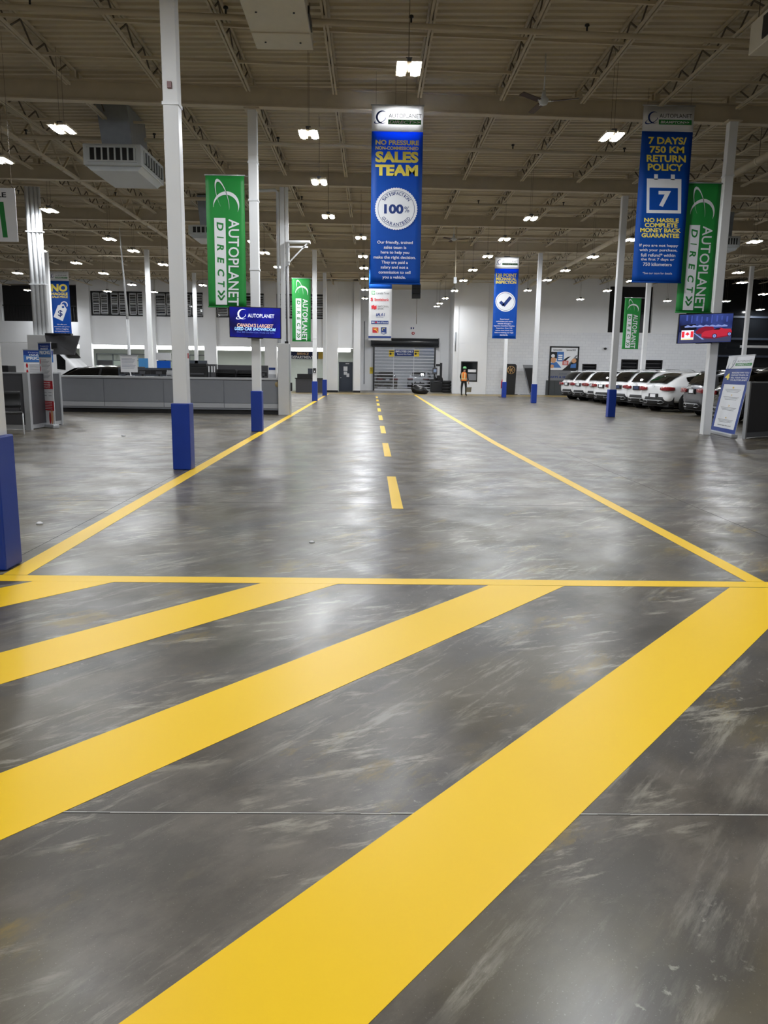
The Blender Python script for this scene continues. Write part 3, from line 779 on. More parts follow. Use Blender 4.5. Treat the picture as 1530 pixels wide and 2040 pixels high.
# bank logos
t, P, w, H = banner('hanging_banner', 'white hanging banner printed with rows of coloured bank marks', 37.6, (272, -400), (625, -400), (262, 900), (608, 900), (700, 560), 7.65, 110, BWHITE, BBLUE)
P.rect(INKG, 308, 358, 145, 200); P.text(INKW, 'TD', 314, 352, 155, 190, .03, lift=.003); P.text(INKK, 'Canada Trust', 375, 578, 162, 194, .0)
P.text(INKR, 'S', 292, 328, 248, 300, .05); P.text(INKR, 'Scotiabank', 352, 572, 254, 298, .02)
P.poly(INKR, [(305, 372), (345, 358), (355, 378), (383, 362), (385, 418), (350, 432), (338, 415), (308, 424)]); P.text(INKK, 'NATIONAL', 404, 572, 366, 394, .0); P.text(INKK, 'BANK', 404, 492, 402, 428, .0)
P.text(INKB, 'iA', 375, 440, 480, 530, .04, .2); P.text(INKB, 'A1', 446, 510, 480, 530, .02, .1); P.rect(INKB, 376, 490, 540, 546)
P.rect(INKB, 302, 566, 600, 650); P.text(INKW, 'BMO', 312, 356, 614, 636, .02, lift=.003); P.disc(INKR, 376, 625, 13, 16, .003); P.text(INKW, 'Bank of Montreal', 396, 558, 612, 640, .0, lift=.003)
P.rect(INKR, 322, 412, 704, 788); P.text(INKY, 'CIBC', 334, 400, 716, 738, .0, lift=.003); P.ring(INKY, 340, 800, 62, 70, a0=-80, a1=-10, lift=.003)
P.poly(INKB, [(452, 700), (536, 700), (536, 796), (494, 812), (452, 796)]); P.text(INKW, 'RBC', 464, 524, 776, 800, .02, lift=.003); P.ring(INKY, 494, 735, 18, 24, a0=120, a1=330, lift=.003)
P.rect(INKB, 260, 606, 838, 868)
P.build(t)
# green side banners on columns: one print layout in the crop of the counter side banner
def green(label, Y, TL, TR, BL, BR, org, sc, colx):
    t, P, w, H = banner('column_banner', label, Y, TL, TR, BL, BR, org, sc, None, BGREEN, wires=False)
    fx0, fz0 = P.fx, P.fz
    # reuse the master layout (168..508 by 38..1175)
    P.fx = lambda x, y: ((x-(168+29*(y-38)/1147))/338-.5)*w
    P.fz = lambda y: -H*(y-38)/1147
    logo_turned(P, INKW, 230, 470, 70, 390)
    P.poly(INKW, [(245, 405), (345, 405), (362, 1165), (262, 1165)])
    for s, y0, y1 in (('D', 440, 515), ('I', 565, 580), ('R', 632, 690), ('E', 745, 800), ('C', 850, 915), ('T', 955, 1010)):
        P.text(INKG, s, 268+(y0-440)*.022, 328+(y0-440)*.022, y0, y1, .03, .15, rot=True, lift=.003)
    for y in (1040, 1082): P.stroke(INKG, [(282, y), (310, y+42), (340, y)], 15, .003)
    P.text(INKW, 'AUTOPLANET', 372, 466, 412, 1172, .012, rot=True)
    P.build(t)
    for z in (0, -H):
        o = colx-t.location.x
        MB().tube([(-w/2, .02, z), (o, .06, z)], .012, 8).build('mount_arm', TRIMM, t)
    return t
green('tall green banner on the column with the blue screen', 18.34, (168, 38), (508, 40), (203, 1200), (530, 1175), (370, 340), 4.371, -2.72)
green('tall green banner on the column with the red car screen', 19.1, (690, 692), (945, 705), (556, 1732), (868, 1728), (1200, 190), 4.0, 8.37)
green('smaller looking green banner on the slim column by the service sign', 38.0, (917, 936), (1085, 936), (935, 1485), (1092, 1485), (370, 340), 4.371, -2.8)
green('smaller looking green banner above the row of white cars', 38.0, (1003, 320), (1212, 330), (980, 948), (1170, 948), (1080, 540), 6.12, 13.25)

# ================================================================== SCREENS
def screen(label, Y, TL, TR, BL, BR, colx, bgm):
    p = [on_y(*q, Y) for q in (TL, TR, BL, BR)]
    zt = (p[0].z+p[1].z)/2; zbm = (p[2].z+p[3].z)/2; H = zt-zbm; w = ((p[1]-p[0]).x+(p[3]-p[2]).x)/2; xc = sum(q.x for q in p)/4
    t = thing('television', label, 'television', (xc, Y, zbm), 0)
    rx = math.atan2(-(p[1].z-p[0].z), w)
    t.rotation_euler = (math.radians(7), -math.atan2(p[1].z-p[0].z, w), 0)
    MB().box(-w/2, w/2, 0, .06, 0, H).build('bezel', BLACK, t, .006)
    MB().box(-w/2+.015, w/2-.015, -.003, .002, .015, H-.015).build('panel', bgm, t)
    MB().box(-.2, .2, .06, .1, H*.3, H*.7).build('wall_mount', DARK, t)
    MB().bar((colx-xc, .06, H*.5), (colx-xc, .24, H*.5), .08).build('mount_arm', DARK, t)
    MB().box(-w*.15, w*.15, -.006, .02, -.012, .0).build('sensor_strip', BLACK, t)
    return t, w, H
def em(name, c, e=.6):
    m = mat(name, c, .6, var=.0, emit=e); m.cycles.emission_sampling = 'NONE'; return m
def screen_bg(name, c0, c1):
    m = bpy.data.materials.new(name); m.use_nodes = True; nt = m.node_tree; b = nt.nodes['Principled BSDF']
    tc = nt.nodes.new('ShaderNodeTexCoord'); n = nt.nodes.new('ShaderNodeTexNoise'); n.inputs['Scale'].default_value = 1.6
    r = nt.nodes.new('ShaderNodeValToRGB'); r.color_ramp.elements[0].position = .35; r.color_ramp.elements[1].position = .68
    r.color_ramp.elements[0].color = c0; r.color_ramp.elements[1].color = c1
    nt.links.new(tc.outputs['Object'], n.inputs[0]); nt.links.new(n.outputs[0], r.inputs[0]); nt.links.new(r.outputs[0], b.inputs['Emission Color'])
    b.inputs['Emission Strength'].default_value = .5; b.inputs['Base Color'].default_value = (.01, .01, .012, 1); b.inputs['Roughness'].default_value = .2
    return m
t, w, H = screen('flat screen glowing deep blue on the column beside the counter', 18.12, (456, 610), (560, 613.5), (457.5, 671.5), (559.5, 675.5), -2.72, screen_bg('blue_screen', srgb(6, 8, 60), srgb(12, 30, 190)))
P = Print(lambda x, y: ((x-378)/(826-378)-.5)*w, lambda y: H*(1462-y)/(1462-1185), -.006)
EW = em('screen_white', srgb(225, 230, 245)); EO = em('screen_pale_orange', srgb(205, 170, 150)); EB = em('screen_light_blue', srgb(150, 195, 245)); ED = em('screen_dim_text', srgb(90, 110, 190))
logo_upright(P, EW, 437, 530, 1212, 1300); P.text(EW, 'AUTOPLANET', 540, 768, 1245, 1278, .01)
P.text(EO, "CANADA'S LARGEST", 445, 760, 1333, 1366, .03, .2); P.text(EB, 'USED CAR SHOWROOM', 424, 780, 1367, 1396, .035, .2); P.text(ED, 'Over 800 Certified Cars, Trucks and SUVs', 442, 768, 1404, 1420, .0, .2)
P.build(t)
t, w, H = screen('flat screen showing a red car and a flag on its column', 18.9, (1352, 626), (1461, 623), (1349.5, 684.5), (1457, 682.5), 8.37, screen_bg('showroom_picture', srgb(20, 24, 60), srgb(70, 90, 170)))
P = Print(lambda x, y: ((x-430)/(1105-430)-.5)*w, lambda y: H*(515-y)/(515-145), -.006)
EG = em('screen_floor', srgb(58, 60, 86)); ER = em('screen_red', srgb(170, 36, 54)); EK = em('screen_dark', srgb(14, 12, 24)); ERR = em('screen_flag_red', srgb(215, 45, 55)); EY = em('screen_yellow', srgb(225, 205, 120)); EL = em('screen_pale', srgb(120, 135, 190)); ER2 = em('screen_dark_red', srgb(120, 22, 42))
P.poly(EG, [(450, 370), (1095, 330), (1090, 500), (445, 505)])
EM = em('screen_mid_blue', srgb(60, 76, 150))
for i in range(9): P.rect(EM, 520+i*62, 526+i*62+(8 if i % 2 else 14), 160+(i*37) % 30, 230+(i*23) % 40, .001)
P.poly(EK, [(450, 290), (640, 270), (660, 340), (470, 372)], .0005)
for i in range(7): P.poly(EL, [(505+i*75, 300+(i*13) % 12), (545+i*75, 285), (590+i*75, 298), (585+i*75, 312), (510+i*75, 314)], .001)
P.poly(EL, [(625, 385), (640, 385), (765, 468), (735, 468)], .001)
P.poly(ER2, [(650, 365), (690, 330), (760, 305), (860, 310), (880, 340), (740, 400), (660, 395)], .0015)
P.poly(ER, [(725, 395), (760, 365), (850, 352), (895, 335), (960, 325), (1000, 340), (1080, 345), (1098, 370), (1095, 425), (1050, 432), (920, 440), (900, 458), (780, 456), (728, 440)], .002)
P.poly(EK, [(860, 350), (905, 332), (960, 328), (940, 350)], .003); P.poly(ER2, [(728, 430), (900, 445), (1095, 418), (1095, 430), (900, 460), (780, 458)], .0025)
for c, r in (((888, 428), 30), ((1072, 408), 26)): P.disc(EK, *c, r, 20, .003); P.disc(EL, *c, r*.72, 20, .004); P.disc(EK, *c, r*.2, 12, .005)
P.rect(EW, 474, 628, 348, 468, .002); P.rect(ERR, 478, 513, 362, 438, .003); P.rect(ERR, 588, 624, 362, 438, .003)
leaf = [(550, 366), (558, 382), (570, 376), (566, 392), (582, 394), (570, 406), (556, 408), (552, 420), (548, 420), (544, 408), (530, 406), (518, 394), (534, 392), (530, 376), (542, 382)]
P.poly(ERR, leaf, .003); P.rect(EB, 480, 622, 442, 446, .003); P.rect(EY, 474, 622, 452, 464, .003)
P.build(t)
# screen seen from behind, on the riser column
ty = on_y(120, 690, 24.6)
t = thing('television', 'large dark screen seen from behind and below beside the riser pipes', 'television', (ty.x, 24.6, zb(120, 706, 24.6)), 0)
HZ = zb(120, 668, 24.6)-zb(120, 706, 24.6)
m = MB(); m.v = [(-.42, -.1, HZ), (.42, .5, HZ+.02), (.22, .5, .0), (-.36, .0, .0), (-.42, .0, HZ), (.42, .6, HZ+.02), (.22, .6, 0), (-.36, .1, 0)]
for q in ((0, 1, 2, 3), (7, 6, 5, 4), (0, 4, 5, 1), (1, 5, 6, 2), (2, 6, 7, 3), (3, 7, 4, 0)): m.face(q)
m.build('back_shell', DARK, t); MB().box(-.42, .38, -.08, .1, HZ, HZ+.06).build('top_edge', BLACK, t)
MB().cbox((-.2, -.02, HZ*.45), (.24, .1, .16)).build('mount_plate', BLACK, t); MB().bar((-.7, .3, HZ*.5), (-.2, 0, HZ*.45), .06).build('mount_arm', BLACK, t)
# aisle sign
sg = on_y(0, 430, 16.0); tr = on_y(30, 375, 16.0); brx = on_y(36, 482, 16.0)
H = tr.z-brx.z; xr = (tr.x+brx.x)/2
t = thing('aisle_sign', 'white hanging aisle board with a big green number one', 'sign', (xr-.42, 16.0, brx.z), 0)
MB().box(-.42, .42, -.006, .006, 0, H).build('board', PAPER, t)
P = Print(lambda x, y: .42-(228-x)/6.375*16.0/1526, lambda y: H*(770-y)/(770-88), -.009)
P.text(INKK, 'AISLE', -150, 122, 142, 208, .03); P.poly(INKG, [(22, 262), (85, 262), (108, 716), (50, 716), (30, 345), (-60, 400), (-64, 335)])
P.build(t)
for s in (-1, 1): MB().bar((s*.36, 0, H), (s*.36, 0, 7.775+roof_z(xr)-brx.z), .005).build('hanging_wire', DARKSTEEL, t)

# ================================================================== SERVICE COUNTER
CY = 25.55
xa, xb_ = -10.6, X(564, CY, 800)
ct = thing('service_counter', 'long grey panelled service counter with a dark recessed base', 'counter', (0, 0, 0))
MB().box(xa, xb_, CY+.02, CY+.75, .14, 1.12).build('carcass', COUNTER, ct)
seams = [xa, X(207, CY, 780), X(326, CY, 780), X(446, CY, 780), xb_]
for a, b in zip(seams[:-1], seams[1:]): MB().box(a+.012, b-.012, CY, CY+.02, .36, 1.1).build('front_panel', COUNTER, ct, .004)
for a, b in zip(seams[:-1], seams[1:]): MB().box(a+.012, b-.012, CY, CY+.02, .2, .35).build('lower_rail', CTOP, ct, .004)
MB().box(xa, xb_, CY+.1, CY+.7, 0, .2).build('base_plinth', BLACK, ct)
MB().box(xa, xb_+.02, CY-.03, CY+.8, 1.12, 1.19).build('worktop', CTOP, ct, .006)
MB().box(xb_, xb_+.04, CY-.02, CY+.75, 0, 1.12).build('end_panel', DARK, ct)
bx_ = X(553, CY, 763); 
t = tag(MB().lathe([(0, -.006), (.085, -.006), (.09, 0), (0, 0)], (bx_, CY-.002, .99), 'y', 20).build('round_badge', [mat('tan_badge', srgb(170, 150, 110), .5)]), 'small round tan badge stuck on the counter front panel', 'badge')
CZ = 1.19
def on_counter(px): return X(px, CY+.4, 745)
# paper notice in a clear stand
x0, x1 = on_counter(247), on_counter(280)
t = thing('notice_stand', 'white paper notice on a thin stand standing on the counter', 'sign', ((x0+x1)/2, CY+.1, CZ+.005))
hw = (x1-x0)/2
MB().box(-hw, hw, -.005, .005, .12, .66).build('sheet', PAPER, t); MB().box(-hw-.02, hw+.02, -.02, .02, .64, .68).build('top_clip', TRIMM, t); MB().bar((.05, 0, 0), (.02, 0, .14), .03).build('stem', PAPER, t); MB().box(-.1, .15, -.08, .08, 0, .01).build('foot', PAPER, t)
P = Print(lambda x, y: x, lambda y: y, -.008)
P.lines(INKB, [(-hw*.85, hw*(.4+.05*((i*7) % 9)), .56-i*.045, .568-i*.045) for i in range(8)])
P.build(t)
# low black desk equipment behind the top edge: printers, monitors seen from behind, binders
def unit(kind, px0, px1, h, label, cat, shape, group=None, m_=BLACK, y=.42):
    a, b = on_counter(px0), on_counter(px1); c = (a+b)/2; hw = (b-a)/2
    t = thing(kind, label, cat, (c, CY+y, CZ), 0, group)
    if shape == 'monitor':
        MB().box(-hw, hw, -.03, .02, .06, h).build('back_shell', m_, t, .01); MB().box(-hw*.35, hw*.35, -.05, -.03, h*.3, h*.75).build('vent_cover', DARK, t)
        MB().box(-.03, .03, -.02, .03, 0, .2).build('stand_neck', m_, t); MB().box(-.14, .14, -.1, .1, 0, .012).build('stand_foot', m_, t)
    elif shape == 'printer':
        MB().box(-hw, hw, -.2, .2, 0, h*.75).build('body', m_, t, .015); MB().box(-hw*.9, hw*.9, -.16, .2, h*.75, h).build('lid', m_, t, .01); MB().box(-hw*.7, hw*.7, -.24, -.2, h*.18, h*.3).build('tray', DARK, t)
    elif shape == 'tray':
        MB().box(-hw, hw, -.16, .16, 0, .02).build('base', m_, t)
        for z in (.07, .13): MB().box(-hw, hw, -.16, .16, z, z+.012).build('shelf', m_, t)
        for s in (-1, 1): MB().box(s*hw-.006, s*hw+.006, -.16, .16, 0, h).build('side', m_, t)
        MB().box(-hw, hw, .15, .16, 0, h).build('back', m_, t)
    return t
unit('monitor', 238, 266, .22, 'low black monitor back just left of the notice sheet'.replace('left of', 'under'), 'monitor', 'monitor')
unit('monitor', 268, 300, .22, 'low black monitor back showing past the notice sheet', 'monitor', 'monitor')
unit('monitor', 300, 334, .22, 'low black monitor back beside the pale box on the counter', 'monitor', 'monitor')
unit('storage_box', 334, 346, .2, 'pale grey box on the counter partly behind the near column', 'box', 'printer', m_=CTOP)
unit('printer', 376, 415, .44, 'black office printer on the counter past the near column', 'printer', 'printer')
unit('file_tray', 432, 470, .26, 'black letter tray with papers on the counter near the screen', 'tray', 'tray')
unit('file_tray', 472, 503, .24, 'black letter tray on the counter behind the screen column', 'tray', 'tray')
unit('monitor', 518, 532, .2, 'small black monitor back past the screen column', 'monitor', 'monitor')
for i, px in enumerate((418, 424, 429)):
    t = unit('ring_binder', px-2.5, px+2.5, .44, 'dark ring binder with white spine label standing on the counter', 'binder', 'x', 'ring binders on the counter')
    w = .06; MB().box(-w*.7, w*.7, -.14, .14, 0, .42).build('cover', DARK, t); MB().box(-w*.35, w*.35, -.145, -.14, .16, .36).build('spine_label', PAPER, t)
t = unit('brochure_holder', 538, 547, .3, 'clear brochure holder with a white leaflet at the counter end', 'holder', 'x')
MB().box(-.11, .11, -.06, -.05, .02, .34).build('leaflet', PAPER, t); MB().box(-.12, .12, -.08, .06, 0, .12).build('pocket', CTOP, t); MB().box(-.11, .11, -.062, -.06, .26, .34).build('leaflet_header', INKB, t)
t = unit('leaning_board', 553, 558, 1.0, 'brown edged board leaning on the clad pillar at the counter end', 'board', 'x')
MB().bar((-.05, 0, .01), (.08, 0, 1.0), .03, .1, up=(0, 1, 0)).build('panel', PAPER, t); MB().bar((.0, -.04, .01), (.07, -.04, .55), .025, .1, up=(0, 1, 0)).build('brown_edge', mat('brown_wood', srgb(110, 60, 40), .5), t)
# back desk behind the counter
t = thing('back_desk', 'long dark desk screen with a white edge behind the counter', 'desk', (0, 0, 0))
a, b = X(434, 30, 735), X(534, 30, 735)
MB().box(a, b, 30, 30.05, .1, 1.62).build('screen_panel', DARK, t); MB().box(a+.2, b-.3, 29.9, 30, 1.27, 1.33).build('white_edge', PAPER, t); MB().box(a, b, 30.05, 30.7, .7, .74).build('desktop', COUNTER, t)
for q in (a+.05, b-.1): MB().box(q, q+.05, 30.05, 30.7, 0, .7).build('leg', COUNTER, t)
t = thing('back_desk', 'long dark desk screen behind the paper notice', 'desk', (0, 0, 0))
a, b = X(236, 28, 740), X(345, 28, 740)
MB().box(a, b, 28, 28.05, .1, 1.47).build('screen_panel', mat('slate_panel', srgb(66, 72, 82), .5), t); MB().box(a, b, 28.05, 28.6, .7, .74).build('desktop', COUNTER, t)
for q in (a+.05, b-.1): MB().box(q, q+.05, 28.05, 28.6, 0, .7).build('leg', COUNTER, t)
# small office monitors by the glazing
for px, lab in ((383, 'first'), (401, 'second')):
    q = on_y(px, 740, 45); t = thing('office_screen', 'dark office partition screen, %s past the near column' % lab, 'screen', (q.x, 45, 0))
    MB().box(-.35, .35, -.03, .03, .1, 1.95).build('panel', mat('slate_panel', srgb(66, 72, 82), .5), t)
    for s in (-.3, .3): MB().box(s-.03, s+.03, -.2, .2, 0, .1).build('foot', DARK, t)
# tall thin lamp pole
q = on_y(257, 700, 28.95)
t = thing('flag_pole', 'tall thin tapered grey pole rising behind the paper notice', 'pole', (q.x, 28.95, 0))
MB().tube([(0, 0, 0), (0, 0, 3.2)], [.07, .05], 10).build('lower_mast', PIPE, t); MB().tube([(0, 0, 3.2), (-.15, 0, 6.4)], [.05, .012], 10).build('upper_mast', PIPE, t)
# blue sign stand seen above the counter
q = on_y(327, 742, 40); t = thing('blue_stand', 'blue display stand with a pale header beyond the counter', 'stand', (q.x, 40, 0))
MB().box(-.33, .33, -.1, .1, 0, 1.85).build('panel', BBLUE, t); MB().box(-.36, .36, -.12, .12, 1.9, 2.25).build('header', CTOP, t); MB().box(-.03, .03, -.03, .03, 1.85, 1.9).build('neck', TRIMM, t)
q = on_y(286, 730, 50); t = thing('blue_poster', 'small light blue poster board beyond the counter notice', 'poster', (q.x, 50, 1.0))
MB().box(-.3, .3, -.02, .02, .3, 1.1).build('board', mat('sky_blue_print', srgb(70, 140, 200), .5), t); MB().box(-.02, .02, -.02, .02, -1, .3).build('post', DARK, t); MB().box(-.2, .2, -.15, .15, -1.0, -.98).build('foot', DARK, t)
# service department sign and desk
t = thing('service_sign', 'navy service department sign fixed to the pale back wall', 'sign', (X(606, 57.9, 708), 57.95, zb(606, 708, 57.95)))
MB().box(-1.45, 1.0, -.03, .04, -.26, .26).build('board', mat('navy_board', srgb(18, 28, 78), .5), t)
P = Print(lambda x, y: x, lambda y: -y, -.034)
P.text(mat('peach_print', srgb(240, 200, 150), .5), 'SERVICE', -.55, .35, -.22, -.02, .03, .2); P.text(INKW, 'DEPARTMENT', -1.0, .72, .03, .23, .03, .2); P.build(t)
MB().box(1.05, 1.42, -.03, .03, -.24, .26).build('yellow_plate', mat('mustard_plate', srgb(205, 170, 60), .5), t)
dy_ = 53.0; a, b = X(589, dy_, 770), X(646, dy_, 770)
t = thing('reception_desk', 'charcoal reception desk under the service department sign', 'desk', (0, dy_, 0))
MB().box(a, b, 0, .7, 0, .92).build('body', DARK, t); MB().box(a-.05, b+.05, -.05, .75, .92, .98).build('worktop', BLACK, t); MB().box(a+.1, a+1.1, .1, .5, .98, 1.25).build('raised_shelf', BLACK, t)
t = tag(MB().box(X(612, dy_, 750), X(623, dy_, 750), dy_+.55, dy_+.61, .985, 1.62).build('desk_monitor', mat('slate_panel', srgb(66, 72, 82), .5)), 'grey monitor standing on the charcoal reception desk', 'monitor')
t = thing('wall_phone', 'small black card reader on the slim column by the reception desk', 'reader', (-2.8, 37.84, 1.36)); MB().box(-.07, .07, -.05, .02, 0, .22).build('case', BLACK, t); MB().box(-.02, .02, -.055, -.05, .03, .1).build('keypad', PAPER, t)

# ================================================================== DESK AT THE SIDE, ROLL-UP STANDS, CHAIR
q0 = on_z(58, 857); q1 = on_z(122, 847)
t = thing('desk_partition', 'charcoal desk partition with aluminium posts facing the lane', 'partition', (0, 0, 0))
xp = -7.9
MB().box(xp-.03, xp+.03, 17.9, 19.7, .12, 1.28).build('side_panel', DARK, t); MB().box(xp-3.2, xp, 17.85, 17.91, .12, 1.28).build('front_panel', DARK, t)
MB().box(xp-.06, xp+.06, 17.82, 17.94, 0, 1.31).build('corner_post', TRIMM, t); MB().box(xp-.05, xp+.05, 19.65, 19.75, 0, 1.31).build('end_post', TRIMM, t)
MB().box(xp-3.2, xp, 17.84, 17.92, 1.28, 1.31).build('top_rail', TRIMM, t); MB().box(xp-.04, xp+.04, 17.9, 19.7, 1.28, 1.31).build('top_rail', TRIMM, t)
MB().box(xp-3.2, xp, 17.86, 17.9, .02, .12).build('base_rail', TRIMM, t); MB().box(xp-.02, xp+.02, 17.9, 19.7, .02, .12).build('base_rail', TRIMM, t)
MB().box(xp-3.1, xp-.05, 17.95, 18.7, .72, .76).build('desktop', COUNTER, t)
for dx_ in (-3.0, -.15): MB().box(xp+dx_, xp+dx_+.05, 18.0, 18.65, 0, .72).build('leg', DARK, t)
# papers and equipment heaped on the partition desk
t = tag(MB().box(xp-1.3, xp-.45, 18.0, 18.4, 1.02, 1.46).build('desk_monitor', BLACK, None, .01), 'black monitor back above the charcoal desk partition', 'monitor')
MB().box(xp-.95, xp-.8, 18.18, 18.24, .76, 1.1).build('stand_neck', BLACK, t)
def rollup(label, base, rz, w, h, painter, lean=0.0):
    t = thing('rollup_stand', label, 'banner stand', base, rz)
    MB().box(-w/2-.03, w/2+.03, -.08, .08, 0, .09).build('cassette', TRIMM, t, .02)
    s = MB().box(-w/2, w/2, -.004, .004, .09, h); sh = Matrix.Shear
    lm = Matrix.Rotation(-lean, 4, 'X')
    s.xf(lm); s.build('sheet', PAPER, t)
    MB().box(-w/2-.01, w/2+.01, -.012, .012, h, h+.03).xf(lm).build('top_rail', TRIMM, t)
    MB().tube([(0, .04, .09), (0, .03, h)], .012, 8).xf(lm).build('support_pole', TRIMM, t)
    P = Print(lambda x, y: (x-.5)*w, lambda y: h-(h-.09)*y, -.007); painter(P)
    for k, (ink, m, nm) in P.mb.items(): m.xf(lm)
    P.build(t); return t
SKY = mat('sky_print', srgb(70, 120, 190), .6); NAVY = mat('deep_blue_print', srgb(28, 60, 140), .6); GREYT = mat('grey_text_print', srgb(130, 130, 135), .6)
def pricing(P):
    P.rect(NAVY, 0, 1, 0, .07); P.rect(SKY, 0, 1, .07, .17); P.text(INKW, 'Transparent', .15, .85, .025, .045, 0, lift=.002); P.text(INKW, 'MARKET', .2, .8, .055, .08, .02, lift=.002); P.text(INKW, 'PRICING', .1, .92, .09, .135, .04, lift=.002)
    P.lines(GREYT, [(.18, .6+.3*((i*5) % 7)/7, .2+i*.017, .205+i*.017) for i in range(14)])
    for y in (.22, .31, .40): P.disc(INKR, .1, y, .035, 12)
    P.rect(INKR, .02, .98, .46, .56); P.rect(INKR, .1, .98, .71, .83)
    for i, s in enumerate(('APPROVED', 'ACCESSORIES', 'POLICY')): P.text(INKW, s, .15, .8, .475+i*.027, .492+i*.027, .02, lift=.002)
    P.lines(INKW, [(.2, .85, .725+i*.02, .73+i*.02) for i in range(5)], .002)
    P.lines(GREYT, [(.2+.4*(i % 2), .45+.4*(i % 2), .6+.04*(i//2), .606+.04*(i//2)) for i in range(4)])
    P.poly(NAVY, [(.04, .93), (.2, .85), (.24, .87), (.08, 1.0), (.02, 1.0)]); P.disc(INKR, .62, .92, .08, 14); P.disc(mat('skin_tone_print', srgb(214, 160, 120), .6), .78, .9, .1, 14)
b = on_z(99, 852)
rollup('narrow white pricing stand in front of the charcoal desk partition', (b.x, b.y, 0), math.radians(-38), .55, zb(90, 684, b.y), pricing)
b2 = Vector((on_y(77, 720, 20.3).x, 20.3, 0))
rollup('wider white pricing stand half hidden behind the charcoal desk partition', tuple(b2), 0, .76, zb(77, 698, 20.3), pricing)
# visitor chair
b = on_z(35, 864); t = thing('visitor_chair', 'black mesh visitor chair with bent chrome legs by the desk partition', 'chair', (b.x-.1, b.y-.05, 0), math.radians(25))
MB().box(-.24, .24, -.22, .24, .43, .48).build('seat', BLACK, t, .02)
m = MB(); P_ = [[(-.22+.44*i/6, .24+.05*math.sin(math.pi*j/5)-.02*math.cos(math.pi*(i/3-1)), .55+.36*j/5) for i in range(7)] for j in range(6)]
m.grid(P_); o = m.build('backrest', BLACK, t); s = o.modifiers.new('thick', 'SOLIDIFY'); s.thickness = .02
for sx in (-1, 1):
    MB().tube([(sx*.24, -.3, .0), (sx*.24, -.22, .25), (sx*.24, -.14, .44)], .012, 8).build('leg', PIPE, t)
    MB().tube([(sx*.24, .36, .0), (sx*.24, .28, .25), (sx*.24, .2, .44)], .012, 8).build('leg', PIPE, t)
    MB().tube([(sx*.2, .22, .46), (sx*.2, .27, .6)], .014, 8).build('back_post', BLACK, t)
# partition and banner on the parked cars side
xp = 9.08
t = thing('desk_partition', 'charcoal desk partition with an aluminium edge beside the four reasons stand', 'partition', (0, 0, 0))
c = on_z(1478, 874); zt_ = zb(1490, 760, c.y)
t.location = (c.x+.06, c.y-.02, 0); t.rotation_euler = (0, 0, math.radians(36))
MB().box(0, .06, 0, .08, 0, zt_).build('corner_post', TRIMM, t)
MB().box(.06, 3, .02, .07, .14, zt_-.02).build('front_panel', DARK, t); MB().box(.06, 3, 0, .08, zt_-.03, zt_).build('top_rail', TRIMM, t); MB().box(.06, 3, .03, .06, .02, .14).build('base_rail', COUNTER, t)
MB().box(2.9, 2.96, .02, .07, 0, .14).build('foot', TRIMM, t)
def reasons(P):
    P.rect(INKW, 0, 1, 0, .16); logo_upright(P, INKB, .06, .36, .05, .12); P.text(GREYT, 'AUTOPLANET', .4, .95, .05, .075, 0, lift=.002); P.rect(INKG, .36, .97, .09, .125, .002); P.text(INKW, 'DIRECT>>', .4, .93, .097, .118, .02, .2, lift=.004)
    P.rect(NAVY, 0, 1, .16, 1); P.text(INKY, '4', .06, .24, .225, .31, .04, lift=.002)
    for i, s in enumerate(('REASONS WHY YOU', 'SHOULD TRADE OR', 'SELL YOUR VEHICLE', 'TO AUTOPLANET')): P.text(INKW, s, .3, .95, .205+i*.032, .225+i*.032, .02, lift=.002)
    P.rect(INKW, .1, .92, .37, .95, .002)
    for i, y in enumerate((.4, .5, .64, .8)):
        P.text(mat('gold_print', srgb(215, 175, 50), .6), str(i+1), .48, .54, y, y+.022, .02, lift=.004)
        P.lines(GREYT, [(.2+.04*j, .82-.04*j, y+.035+j*.016, y+.04+j*.016) for j in range(3)], .004)
    P.text(INKK, 'convenient for you!', .24, .78, .905, .925, .01, lift=.004)
a0 = on_z(1419, 862); a1 = on_z(1467, 873); mid = (a0+a1)/2; wv = (a1-a0); rz = math.atan2(wv.y, wv.x)
hh = 1.95
rollup('leaning blue and white four reasons stand beside the charcoal partition', (mid.x-.06, mid.y, 0), rz, wv.length, hh, reasons, lean=math.radians(9))

# ================================================================== ROLL-UP DOOR AND BACK WALL THINGS
rd = MB()
for q in (dxa-.12, dxb+.0): rd.box(q, q+.12, RB-.16, RB, 0, DZ)
DSL = mat('silver_door_slat', srgb(205, 207, 212), .35, .2); HOOD = mat('black_door_hood', srgb(34, 36, 40), .3)
CLEAR = None
def clear_mat():
    m = bpy.data.materials.new('clear_polycarbonate'); m.use_nodes = True; nt = m.node_tree
    tr = nt.nodes.new('ShaderNodeBsdfTransparent'); tr.inputs[0].default_value = (.8, .82, .85, 1); gl = nt.nodes.new('ShaderNodeBsdfGlossy'); gl.inputs[1].default_value = .1
    ms = nt.nodes.new('ShaderNodeMixShader'); ms.inputs[0].default_value = .12
    nt.links.new(tr.outputs[0], ms.inputs[1]); nt.links.new(gl.outputs[0], ms.inputs[2]); nt.links.new(ms.outputs[0], nt.nodes['Material Output'].inputs[0])
    return m
CLEAR = clear_mat()
door = struct(rd.build('door_2', HOOD))
n = 14; zh = DZ/n
slat = MB().box(dxa, dxb, RB-.06, RB-.02, 0, .055).mesh('door_slat', DSL); pan = MB().box(dxa, dxb, RB-.045, RB-.035, .055, zh).mesh('clear_panel', CLEAR)
for i in range(n): link('door_slat', slat, door, (0, 0, i*zh)); link('clear_panel', pan, door, (0, 0, i*zh))
